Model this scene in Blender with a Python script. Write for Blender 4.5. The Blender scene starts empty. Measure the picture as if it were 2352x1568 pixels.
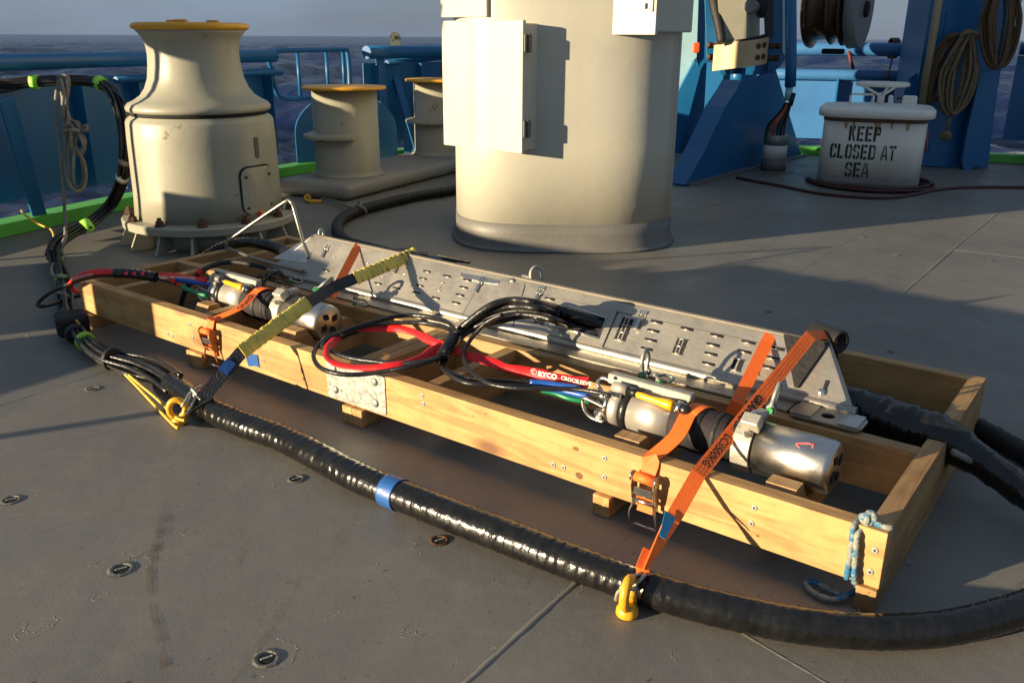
import bpy, bmesh, math, random
import numpy as np
from mathutils import Vector as V, Matrix, noise as mnoise
random.seed(7); np.random.seed(7)
S = bpy.context.scene
# ------------------------------------------------------------------ camera
F_PX, CX, CY, CAM_H = 1994.0, 1176.0, 784.0, 1.2        # measured on a 2352 x 1568 copy of the photograph
ROLL = math.atan(0.00617); PITCH = math.atan(698.4*math.cos(ROLL)/F_PX)
cF = V((0, math.cos(PITCH), -math.sin(PITCH))); _U = V((0, math.sin(PITCH), math.cos(PITCH)))
cR = math.cos(ROLL)*V((1, 0, 0)) + math.sin(ROLL)*_U
cU = -math.sin(ROLL)*V((1, 0, 0)) + math.cos(ROLL)*_U
cam = bpy.data.cameras.new('camera'); cam.sensor_width = 36; cam.lens = F_PX/2352*36
cam.clip_start = .05; cam.clip_end = 60000
co = bpy.data.objects.new('camera', cam); S.collection.objects.link(co)
M3 = Matrix((cR, cU, -cF)).transposed()
co.matrix_world = Matrix.Translation((0, 0, CAM_H)) @ M3.to_4x4()
S.camera = co
# ------------------------------------------------------------------ light
SUN_EL, SUN_AZ = math.radians(9.0), math.radians(24.5)   # light travels towards azimuth 24.5 deg from +X
LDIR = V((math.cos(SUN_AZ)*math.cos(SUN_EL), math.sin(SUN_AZ)*math.cos(SUN_EL), -math.sin(SUN_EL)))
sd = bpy.data.lights.new('sun', 'SUN'); sd.energy = 5.0; sd.angle = math.radians(.6); sd.color = (1.0, .80, .53)
so = bpy.data.objects.new('sun', sd); S.collection.objects.link(so)
so.rotation_euler = LDIR.to_track_quat('-Z', 'Y').to_euler(); so.location = (-8, -4, 6)
W = bpy.data.worlds.new('World'); S.world = W; W.use_nodes = True
nt = W.node_tree; N = nt.nodes; L = nt.links
bg = N['Background']; bg.inputs['Strength'].default_value = .05
sky = N.new('ShaderNodeTexSky'); sky.sky_type = 'NISHITA'; sky.sun_disc = False
sky.sun_elevation = SUN_EL; sky.sun_rotation = math.atan2(-LDIR.x, -LDIR.y) % (2*math.pi)
sky.air_density = 1.2; sky.dust_density = .6; sky.ozone_density = 1.5
tc = N.new('ShaderNodeTexCoord'); mp = N.new('ShaderNodeMapping'); mp.inputs['Scale'].default_value = (1, 1, 5)
no = N.new('ShaderNodeTexNoise'); no.inputs['Scale'].default_value = 2.6; no.inputs['Detail'].default_value = 7
no.inputs['Distortion'].default_value = .4
rm = N.new('ShaderNodeValToRGB'); rm.color_ramp.elements[0].position = .38; rm.color_ramp.elements[1].position = .68
mx = N.new('ShaderNodeMix'); mx.data_type = 'RGBA'
mx.inputs[7].default_value = (1.75, 2.45, 3.5, 1)
mul = N.new('ShaderNodeMath'); mul.operation = 'MULTIPLY'; mul.inputs[1].default_value = .22
add = N.new('ShaderNodeMath'); add.operation = 'ADD'; add.inputs[1].default_value = .78
L.new(tc.outputs['Generated'], mp.inputs['Vector']); L.new(mp.outputs['Vector'], no.inputs['Vector'])
L.new(no.outputs['Fac'], rm.inputs['Fac']); L.new(rm.outputs['Color'], mul.inputs[0]); L.new(mul.outputs[0], add.inputs[0])
cm = N.new('ShaderNodeMix'); cm.data_type = 'RGBA'; cm.inputs[6].default_value = (1.5, 2.15, 3.2, 1); cm.inputs[7].default_value = (2.35, 2.95, 3.75, 1)
L.new(rm.outputs['Color'], cm.inputs[0]); L.new(cm.outputs[2], mx.inputs[7])
L.new(add.outputs[0], mx.inputs[0]); L.new(sky.outputs['Color'], mx.inputs[6]); L.new(mx.outputs[2], bg.inputs['Color'])
S.view_settings.view_transform = 'Standard'; S.view_settings.look = 'None'
S.view_settings.exposure = 1.12; S.view_settings.gamma = 1.0
S.view_settings.use_curve_mapping = False
S.render.engine = 'CYCLES'; S.cycles.max_bounces = 6; S.cycles.use_denoising = True

# ------------------------------------------------------------------ measuring: a point seen at (px,py) that lies at a known height / depth
CAM = V((0, 0, CAM_H))
def ray(x, y): return cR*((x-CX)/F_PX) - cU*((y-CY)/F_PX) + cF
def at(x, y, z=0.0):
    d = ray(x, y); return CAM + d*((z-CAM_H)/d.z)
def atY(x, y, Y):
    d = ray(x, y); return CAM + d*(Y/d.y)
KA = math.radians(-36.7); E1 = V((math.cos(KA), math.sin(KA), 0)); E2 = V((-math.sin(KA), math.cos(KA), 0)); KO = V((.809, 1.622, 0))
def K(u, v, z=0): return KO + E1*u + E2*v + V((0, 0, z))     # cradle frame: u along the rails, v across, z up
def onplane(x, y, p0, n):
    d = ray(x, y); return CAM + d*((p0-CAM).dot(n)/d.dot(n))
# ------------------------------------------------------------------ materials
def _n(t, ty, **kw):
    n = t.nodes.new(ty)
    for k, v in kw.items():
        if k in n.inputs: n.inputs[k].default_value = v
        else: setattr(n, k, v)
    return n
MATS = {}
def mat(name, col, rough=.5, metal=0, var=.12, scale=6, bump=.05, bscale=60, coat=0, spots=None, spot_th=.62, spot_scale=9, stretch=None, dirt=None, emis=None):
    if name in MATS: return MATS[name]
    m = bpy.data.materials.new(name); m.use_nodes = True; t = m.node_tree; b = t.nodes['Principled BSDF']
    tcn = _n(t, 'ShaderNodeTexCoord'); vec = tcn.outputs['Object']
    if stretch:
        mpn = _n(t, 'ShaderNodeMapping'); mpn.inputs['Scale'].default_value = stretch; t.links.new(vec, mpn.inputs['Vector']); vec = mpn.outputs['Vector']
    nz = _n(t, 'ShaderNodeTexNoise', Scale=scale, Detail=6.0, Roughness=.6); t.links.new(vec, nz.inputs['Vector'])
    mr = _n(t, 'ShaderNodeMapRange'); mr.inputs['From Min'].default_value = .3; mr.inputs['From Max'].default_value = .7
    mr.inputs['To Min'].default_value = 1-var; mr.inputs['To Max'].default_value = 1+var; t.links.new(nz.outputs['Fac'], mr.inputs['Value'])
    mu = _n(t, 'ShaderNodeVectorMath', operation='SCALE'); mu.inputs[0].default_value = col[:3]; t.links.new(mr.outputs['Result'], mu.inputs['Scale'])
    out = mu.outputs['Vector']
    def overlay(out, colr, th, sc, det=8.0, soft=.05):
        n2 = _n(t, 'ShaderNodeTexNoise', Scale=sc, Detail=det, Roughness=.65); t.links.new(tcn.outputs['Object'], n2.inputs['Vector'])
        m2 = _n(t, 'ShaderNodeMapRange'); m2.inputs['From Min'].default_value = th; m2.inputs['From Max'].default_value = th+soft
        t.links.new(n2.outputs['Fac'], m2.inputs['Value'])
        mx = _n(t, 'ShaderNodeMix', data_type='RGBA'); mx.inputs[7].default_value = (*colr, 1)
        t.links.new(m2.outputs['Result'], mx.inputs[0]); t.links.new(out, mx.inputs[6]); return mx.outputs[2]
    if dirt: out = overlay(out, dirt, .5, scale*.5, 8.0, .35)
    if spots: out = overlay(out, spots, spot_th, spot_scale)
    t.links.new(out, b.inputs['Base Color'])
    b.inputs['Metallic'].default_value = metal; b.inputs['Coat Weight'].default_value = coat
    mr2 = _n(t, 'ShaderNodeMapRange'); mr2.inputs['To Min'].default_value = max(.03, rough-.1); mr2.inputs['To Max'].default_value = min(1, rough+.12)
    t.links.new(nz.outputs['Fac'], mr2.inputs['Value']); t.links.new(mr2.outputs['Result'], b.inputs['Roughness'])
    if bump:
        n3 = _n(t, 'ShaderNodeTexNoise', Scale=bscale, Detail=4.0); t.links.new(vec, n3.inputs['Vector'])
        bp = _n(t, 'ShaderNodeBump', Strength=min(1, bump*4), Distance=.004); t.links.new(n3.outputs['Fac'], bp.inputs['Height']); t.links.new(bp.outputs['Normal'], b.inputs['Normal'])
    MATS[name] = m; return m
def wood(name, base, dark, tone=1.0):
    m = bpy.data.materials.new(name); m.use_nodes = True; t = m.node_tree; b = t.nodes['Principled BSDF']
    tcn = _n(t, 'ShaderNodeTexCoord'); oi = _n(t, 'ShaderNodeObjectInfo')
    ad = _n(t, 'ShaderNodeVectorMath', operation='ADD'); sc = _n(t, 'ShaderNodeVectorMath', operation='SCALE'); sc.inputs['Scale'].default_value = 7.0
    cmb = _n(t, 'ShaderNodeCombineXYZ'); t.links.new(oi.outputs['Random'], cmb.inputs[0]); t.links.new(oi.outputs['Random'], cmb.inputs[2])
    t.links.new(cmb.outputs[0], sc.inputs[0]); t.links.new(tcn.outputs['Object'], ad.inputs[0]); t.links.new(sc.outputs[0], ad.inputs[1])
    mpn = _n(t, 'ShaderNodeMapping'); mpn.inputs['Scale'].default_value = (.55, 6.5, 6.5); t.links.new(ad.outputs[0], mpn.inputs['Vector'])
    # knots bend the grain
    vo = _n(t, 'ShaderNodeTexVoronoi', Scale=2.6); vo.feature = 'F1'
    mk = _n(t, 'ShaderNodeMapping'); mk.inputs['Scale'].default_value = (1, 2.2, 2.2); t.links.new(ad.outputs[0], mk.inputs['Vector']); t.links.new(mk.outputs[0], vo.inputs['Vector'])
    n1 = _n(t, 'ShaderNodeTexNoise', Scale=3.0, Detail=3.0, Distortion=.7); t.links.new(mpn.outputs[0], n1.inputs['Vector'])
    wv = _n(t, 'ShaderNodeMath', operation='MULTIPLY_ADD'); wv.inputs[1].default_value = 22.0
    inv = _n(t, 'ShaderNodeMath', operation='POWER'); inv.inputs[1].default_value = .5; t.links.new(vo.outputs['Distance'], inv.inputs[0])
    m5 = _n(t, 'ShaderNodeMath', operation='MULTIPLY'); m5.inputs[1].default_value = 6.0; t.links.new(inv.outputs[0], m5.inputs[0])
    t.links.new(n1.outputs['Fac'], wv.inputs[0]); t.links.new(m5.outputs[0], wv.inputs[2])
    sn = _n(t, 'ShaderNodeMath', operation='SINE'); t.links.new(wv.outputs[0], sn.inputs[0])
    mr = _n(t, 'ShaderNodeMapRange'); mr.inputs['From Min'].default_value = -1; mr.inputs['To Min'].default_value = 0; mr.inputs['To Max'].default_value = .62; t.links.new(sn.outputs[0], mr.inputs['Value'])
    mx = _n(t, 'ShaderNodeMix', data_type='RGBA'); mx.inputs[6].default_value = (*base, 1); mx.inputs[7].default_value = (*dark, 1); t.links.new(mr.outputs[0], mx.inputs[0])
    kn = _n(t, 'ShaderNodeMapRange'); kn.inputs['From Min'].default_value = .06; kn.inputs['From Max'].default_value = .19; kn.inputs['To Min'].default_value = .85; kn.inputs['To Max'].default_value = 0
    t.links.new(vo.outputs['Distance'], kn.inputs['Value'])
    mx2 = _n(t, 'ShaderNodeMix', data_type='RGBA'); mx2.inputs[7].default_value = (.16, .07, .03, 1); t.links.new(kn.outputs[0], mx2.inputs[0]); t.links.new(mx.outputs[2], mx2.inputs[6])
    g = _n(t, 'ShaderNodeTexNoise', Scale=9.0, Detail=8.0, Roughness=.7); t.links.new(tcn.outputs['Object'], g.inputs['Vector'])
    gm = _n(t, 'ShaderNodeMapRange'); gm.inputs['From Min'].default_value = .35; gm.inputs['From Max'].default_value = .75; gm.inputs['To Min'].default_value = 1.08*tone; gm.inputs['To Max'].default_value = .72*tone; t.links.new(g.outputs['Fac'], gm.inputs['Value'])
    sc2 = _n(t, 'ShaderNodeVectorMath', operation='SCALE'); t.links.new(mx2.outputs[2], sc2.inputs[0]); t.links.new(gm.outputs[0], sc2.inputs['Scale'])
    t.links.new(sc2.outputs[0], b.inputs['Base Color']); b.inputs['Roughness'].default_value = .62
    fb = _n(t, 'ShaderNodeMapping'); fb.inputs['Scale'].default_value = (4, 160, 160); t.links.new(tcn.outputs['Object'], fb.inputs['Vector'])
    n3 = _n(t, 'ShaderNodeTexNoise', Scale=1.0, Detail=3.0); t.links.new(fb.outputs[0], n3.inputs['Vector'])
    bp = _n(t, 'ShaderNodeBump', Strength=.25, Distance=.002); t.links.new(n3.outputs['Fac'], bp.inputs['Height']); t.links.new(bp.outputs['Normal'], b.inputs['Normal'])
    return m
PINE = wood('pine', (.55, .325, .12), (.34, .16, .05)); PINE2 = wood('pine_aged', (.46, .275, .11), (.29, .15, .05), .95)
BLUE = mat('blue_paint', (.010, .125, .31), .38, var=.1, scale=3, bump=.03, bscale=40, spots=(.02, .05, .08), spot_th=.68, spot_scale=14, dirt=(.010, .10, .23))
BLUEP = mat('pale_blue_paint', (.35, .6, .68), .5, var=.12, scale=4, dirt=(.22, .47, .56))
GREEN = mat('green_paint', (.12, .52, .06), .45, var=.18, scale=5, bump=.06, dirt=(.07, .33, .07))
CREAM = mat('cream_paint', (.50, .485, .40), .42, var=.07, scale=1.6, bump=.10, bscale=9, spots=(.34, .28, .19), spot_th=.70, spot_scale=5, dirt=(.49, .45, .34))
GCREAM = mat('grey_cream_paint', (.335, .325, .25), .42, var=.07, scale=3, bump=.06, bscale=22, spots=(.15, .12, .08), spot_th=.655, spot_scale=6, dirt=(.285, .27, .21))
DGREY = mat('grey_deck_paint', (.165, .16, .145), .5, var=.1, scale=5, bump=.08)
WHITE = mat('white_paint', (.78, .76, .68), .4, var=.05, scale=4, bump=.05, bscale=30, spots=(.45, .27, .12), spot_th=.72, spot_scale=6)
YEL = mat('yellow_paint', (.72, .36, .02), .4, var=.12, scale=12, spots=(.13, .05, .02), spot_th=.64, spot_scale=30)
YELP = mat('yellow_plastic', (.82, .43, .01), .3, var=.03)
STEEL = mat('stainless_steel', (.56, .53, .48), .3, metal=1, var=.12, scale=14, bump=.02, bscale=160, stretch=(1, 1, 1))
STEELB = mat('polished_steel', (.56, .54, .50), .30, metal=1, var=.04, scale=22, bump=.015, bscale=200)
TRAYM = mat('brushed_steel', (.43, .40, .34), .40, metal=.78, var=.2, scale=9, bump=.05, bscale=70, dirt=(.27, .245, .20))
ALU = mat('anodised_aluminium', (.62, .59, .52), .42, metal=.7, var=.06, scale=20, bump=.02, bscale=200)
CAST = mat('cast_clamp_metal', (.42, .40, .34), .5, metal=.35, var=.14, scale=18, bump=.1, bscale=90)
GALV = mat('galvanised_steel', (.40, .43, .40), .45, metal=.55, var=.35, scale=60, bump=.05, bscale=80)
ZINC = mat('zinc_shackle', (.33, .35, .33), .5, metal=.6, var=.2, scale=25)
BLACKR = mat('black_rubber', (.012, .012, .013), .33, var=.4, scale=30, bump=.12, bscale=70)
TAPE = mat('black_tape', (.008, .008, .008), .2, var=.5, scale=25, bump=.22, bscale=32)
MATTEB = mat('matte_black_rubber', (.010, .010, .011), .62, var=.3, scale=20, bump=.2, bscale=50)
DARK = mat('dark_void', (.006, .006, .007), .8, var=.1, bump=0)
PURP = mat('dark_neoprene', (.020, .013, .016), .75, var=.15, scale=20, bump=.1)
RED = mat('red_sleeve', (.72, .012, .015), .5, var=.1, scale=16, bump=.14, bscale=26)
BLUEH = mat('blue_hose', (.015, .09, .42), .3, var=.05); GREENH = mat('green_hose', (.01, .2, .09), .3, var=.05)
ORA = mat('orange_webbing', (.95, .17, .02), .6, var=.06, scale=30, bump=.06, bscale=240)
YSL = mat('yellow_green_sleeve', (.85, .66, .13), .65, var=.3, scale=18, bump=.3, bscale=24, dirt=(.17, .145, .055))
BWEB = mat('black_webbing', (.022, .024, .032), .55, var=.25, scale=30, bump=.25, bscale=150)
BTAPE = mat('blue_tape', (.02, .10, .34), .4, var=.15, scale=20, bump=.1)
LTAPE = mat('blue_label', (.01, .26, .48), .5, var=.1)
GTAPE = mat('green_tape', (.32, .75, .08), .5, var=.08)
RUST = mat('rusty_iron', (.10, .045, .022), .8, var=.4, scale=30, bump=.3, bscale=60)
TURK = mat('rusty_ratchet', (.30, .11, .035), .45, metal=.4, var=.35, scale=30)
ROPE = mat('grey_rope', (.23, .215, .185), .8, var=.25, scale=40, bump=.5, bscale=120)
ROPEB = mat('blue_white_rope', (.27, .28, .24), .75, var=.3, scale=30, bump=.4, bscale=120, spots=(.03, .16, .30), spot_th=.5, spot_scale=26)
BROPE = mat('brown_rope', (.115, .07, .035), .85, var=.3, scale=30, bump=.5, bscale=100)
YROPE = mat('yellow_rope', (.62, .42, .06), .6, var=.15, scale=40, bump=.3, bscale=150)
INK = mat('black_stencil_paint', (.012, .012, .012), .55, var=.2, bump=0)
WINK = mat('white_print', (.8, .75, .7), .5, var=.05, bump=0)
PINK = mat('pink_marker', (.8, .13, .12), .5, var=.1, bump=0)
TAN = mat('tan_pole', (.33, .26, .16), .5, var=.15)
BEIGE = mat('beige_collar', (.60, .45, .25), .5, var=.1, scale=6, spots=(.12, .05, .02), spot_th=.66, spot_scale=12)
GREASE = mat('greased_sheave', (.09, .05, .025), .3, metal=.5, var=.5, scale=20, bump=.2)
GREY = mat('grey_plate_paint', (.20, .205, .21), .5, var=.08)
GPIN = mat('green_pin', (.02, .30, .05), .5, var=.1)
ORF = mat('orange_plastic', (.75, .10, .02), .5, var=.1)
DHOSE = mat('dark_red_hose', (.075, .022, .02), .5, var=.25, scale=3, dirt=(.02, .035, .02))

# ------------------------------------------------------------------ mesh building
class MB:
    def __init__(s): s.bm = bmesh.new()
    def box(s, c, size, R=None, bevel=0, seg=1):
        t = bmesh.new(); bmesh.ops.create_cube(t, size=1.0)
        for v in t.verts: v.co = V((v.co.x*size[0], v.co.y*size[1], v.co.z*size[2]))
        if bevel: bmesh.ops.bevel(t, geom=t.edges[:], offset=bevel, segments=seg, affect='EDGES', profile=.5)
        s._add(t, R, c); return s
    def _add(s, t, R, c):
        Mx = Matrix.Translation(V(c)) @ (R.to_4x4() if R is not None else Matrix.Identity(4))
        vm = {v: s.bm.verts.new(Mx @ v.co) for v in t.verts}
        for f in t.faces:
            try: nf = s.bm.faces.new([vm[v] for v in f.verts]); nf.smooth = f.smooth
            except ValueError: pass
        t.free()
    def rings(s, rings, closed_ring=True, cap0=True, cap1=True, smooth=True, loop=False):
        vs = [[s.bm.verts.new(p) for p in r] for r in rings]; n = len(vs[0])
        m = len(vs)
        for i in range(m if loop else m-1):
            a, b = vs[i], vs[(i+1) % m]
            for j in range(n if closed_ring else n-1):
                k = (j+1) % n
                f = s.bm.faces.new((a[j], a[k], b[k], b[j])); f.smooth = smooth
        if not loop and closed_ring:
            if cap0: s.bm.faces.new(list(reversed(vs[0])))
            if cap1: s.bm.faces.new(vs[-1])
        return s
    def tube(s, pts, r, n=10, caps=True, loop=False, flat=1.0, up=None):
        pts = [V(p) for p in pts]; m = len(pts); T = []
        for i in range(m):
            a = pts[(i-1) % m] if (loop or i > 0) else pts[i]; b = pts[(i+1) % m] if (loop or i < m-1) else pts[i]
            T.append((b-a).normalized())
        ref = V((0, 0, 1)) if abs(T[0].z) < .95 else V((1, 0, 0))
        nrm = (ref - T[0]*ref.dot(T[0])).normalized(); R = []
        for i in range(m):
            if up is not None: nrm = V(up)
            nrm = (nrm - T[i]*nrm.dot(T[i])).normalized(); bi = T[i].cross(nrm)
            ri = r(i, m) if callable(r) else r
            R.append([pts[i] + (nrm*(math.cos(a)*flat) + bi*math.sin(a))*(ri(a) if callable(ri) else ri) for a in [2*math.pi*j/n for j in range(n)]])
        return s.rings(R, True, caps, caps, True, loop)
    def cyl(s, p0, p1, r0, r1=None, n=24, bevel=0):
        r1 = r0 if r1 is None else r1; p0, p1 = V(p0), V(p1)
        if bevel:
            d = (p1-p0).normalized()*bevel
            return s.lathe_dir(p0, p1, [(0, r0-bevel), (bevel, r0), ((p1-p0).length-bevel, r1), ((p1-p0).length, r1-bevel)], n)
        s.lathe_dir(p0, p1, [(0, r0), ((p1-p0).length, r1)], n); return s
    def lathe_dir(s, p0, p1, prof, n=32, smooth=True):
        "prof = (distance along axis, radius)"
        d = (V(p1)-V(p0)).normalized(); ref = V((0, 0, 1)) if abs(d.z) < .9 else V((1, 0, 0))
        a = (ref-d*ref.dot(d)).normalized(); b = d.cross(a)
        R = [[V(p0)+d*h+(a*math.cos(t)+b*math.sin(t))*max(r, 1e-4) for t in [2*math.pi*j/n for j in range(n)]] for h, r in prof]
        return s.rings(R, True, True, True, smooth)
    def prism(s, poly, off, smooth=False):
        "extrude a planar polygon (list of points) by the vector off"
        a = [s.bm.verts.new(V(p)) for p in poly]; b = [s.bm.verts.new(V(p)+V(off)) for p in poly]; n = len(poly)
        s.bm.faces.new(a); s.bm.faces.new(list(reversed(b)))
        for i in range(n):
            j = (i+1) % n; f = s.bm.faces.new((a[j], a[i], b[i], b[j])); f.smooth = smooth
        return s
    def ribbon(s, pts, side, w, t=.003, ripple=0):
        "strap: points, sideways unit vector(s), width, thickness"
        pts = [V(p) for p in pts]; m = len(pts); R = []
        for i in range(m):
            T = (pts[min(i+1, m-1)]-pts[max(i-1, 0)]).normalized(); sd_ = V(side[i] if isinstance(side, list) else side)
            sd_ = (sd_-T*sd_.dot(T)).normalized(); nn = T.cross(sd_).normalized()
            wi = w[i] if isinstance(w, list) else w
            if ripple: wi *= 1+ripple*math.sin(i*1.7)+ripple*random.uniform(-.5, .5)
            o = nn*(ripple*.05*math.sin(i*2.3)) if ripple else V((0, 0, 0))
            R.append([pts[i]+o-sd_*wi/2-nn*t/2, pts[i]+o+sd_*wi/2-nn*t/2, pts[i]+o+sd_*wi/2+nn*t/2, pts[i]+o-sd_*wi/2+nn*t/2])
        return s.rings(R, True, True, True, False)
    def make(s, name, m, parent=None, rotz=0, origin=None, bev=0, smooth_angle=None):
        bm = s.bm
        bmesh.ops.remove_doubles(bm, verts=bm.verts, dist=1e-6)
        bmesh.ops.recalc_face_normals(bm, faces=bm.faces)
        co_ = [v.co for v in bm.verts]
        if origin is None:
            if parent is None:
                x = [c.x for c in co_]; y = [c.y for c in co_]; z = [c.z for c in co_]
                origin = V(((min(x)+max(x))/2, (min(y)+max(y))/2, min(z)))
            elif rotz: 
                c = V((0, 0, 0))
                for q in co_: c += q
                origin = c/len(co_)
            else: origin = WORLD[parent.name].copy()
        origin = V(origin); Ri = Matrix.Rotation(-rotz, 4, 'Z')
        bm.transform(Ri @ Matrix.Translation(-origin))
        me = bpy.data.meshes.new(name); bm.to_mesh(me); bm.free()
        me.materials.append(m)
        o = bpy.data.objects.new(name, me); S.collection.objects.link(o)
        if parent is not None:
            o.parent = parent; o.location = origin-WORLD[parent.name]
        else: o.location = origin
        o.rotation_euler = (0, 0, rotz)
        WORLD[o.name] = origin
        return o
WORLD = {}
def thing(name, label, cat, loc, group=None):
    o = bpy.data.objects.new(name, None); S.collection.objects.link(o); o.location = loc; o.empty_display_size = .1
    o['label'] = label; o['category'] = cat; WORLD[o.name] = V(loc)
    if group: o['group'] = group
    return o
def tag(o, label, cat, group=None):
    o['label'] = label; o['category'] = cat
    if group: o['group'] = group
    return o
def struct(o): o['kind'] = 'structure'; return o
def inst(src, loc, parent, rot=None, name=None):
    c = src.copy(); S.collection.objects.link(c); c.parent = parent; c.location = V(loc)-(WORLD[parent.name] if parent else V((0, 0, 0)))
    if rot is not None: c.rotation_euler = rot
    WORLD[c.name] = V(loc); return c
def spl(P, step=.02, closed=False):
    P = [V(p) for p in P]; out = []; n = len(P)
    for i in range(n if closed else n-1):
        if closed: p0, p1, p2, p3 = P[i-1], P[i], P[(i+1) % n], P[(i+2) % n]
        else: p0, p1, p2, p3 = P[max(i-1, 0)], P[i], P[i+1], P[min(i+2, n-1)]
        k = max(2, int((p2-p1).length/step))
        for j in range(k):
            t = j/k; out.append(.5*((2*p1)+(p2-p0)*t+(2*p0-5*p1+4*p2-p3)*t*t+(3*p1-p0-3*p2+p3)*t**3))
    if not closed: out.append(P[-1])
    return out
def wrapr(r, pitch, step, amp=.05, jit=.02):
    "radius of a spiral-taped tube: a step at the edge of every turn"
    def f(i, m):
        j = random.uniform(-jit, jit)*r
        def g(a):
            ph = (i*step/pitch + a/(2*math.pi)) % 1.0
            return r*(1+amp*(ph-.5)) + j
        return g
    return f
def bar(mb, a, b, w, t, up=V((0, 0, 1)), bevel=.002):
    "a straight rectangular bar from a to b: w across, t along up"
    a, b = V(a), V(b); d = (b-a); Lg = d.length; x = d.normalized(); z = (V(up)-x*V(up).dot(x)).normalized(); y = z.cross(x)
    R = Matrix((x, y, z)).transposed(); mb.box((a+b)/2, (Lg, w, t), R, bevel); return mb
def textmesh(txt, size, bold=0, spacing=1.0):
    cu = bpy.data.curves.new('t', 'FONT'); cu.body = txt; cu.size = size; cu.offset = bold; cu.space_character = spacing; cu.resolution_u = 2
    o = bpy.data.objects.new('t', cu); S.collection.objects.link(o)
    bpy.context.view_layer.update()
    me = bpy.data.meshes.new_from_object(o.evaluated_get(bpy.context.evaluated_depsgraph_get()))
    bpy.data.objects.remove(o); vs = [v.co.copy() for v in me.vertices]; fs = [list(p.vertices) for p in me.polygons]
    bpy.data.meshes.remove(me); bpy.data.curves.remove(cu)
    xs = [v.x for v in vs]; ys = [v.y for v in vs]; x0 = min(xs)
    return [(v.x-x0, v.y-max(ys)/2) for v in vs], fs, max(xs)-x0
def text_on_path(name, txt, size, path, up, nrm, m, parent, start=0.0, eps=.002, bold=0, spacing=1.0, stretch=1.0):
    vs, fs, w = textmesh(txt, size, bold, spacing)
    path = [V(p) for p in path]; acc = [0]
    for a, b in zip(path, path[1:]): acc.append(acc[-1]+(b-a).length)
    mb = MB(); out = []
    for x, y in vs:
        s_ = start+x*stretch; i = 0
        while i < len(acc)-2 and acc[i+1] < s_: i += 1
        T = (path[i+1]-path[i]).normalized(); p = path[i]+T*(s_-acc[i])
        u_ = V(up[i] if isinstance(up, list) else up); u_ = (u_-T*u_.dot(T)).normalized()
        nn = V(nrm[i] if isinstance(nrm, list) else nrm); nn = (nn-T*nn.dot(T)-u_*nn.dot(u_)).normalized()
        out.append(mb.bm.verts.new(p+u_*y+nn*eps))
    for f in fs:
        try: mb.bm.faces.new([out[k] for k in f])
        except ValueError: pass
    return mb.make(name, m, parent)
UP = V((0, 0, 1)); CDIR = lambda p: (CAM-V(p)).normalized()
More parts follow.
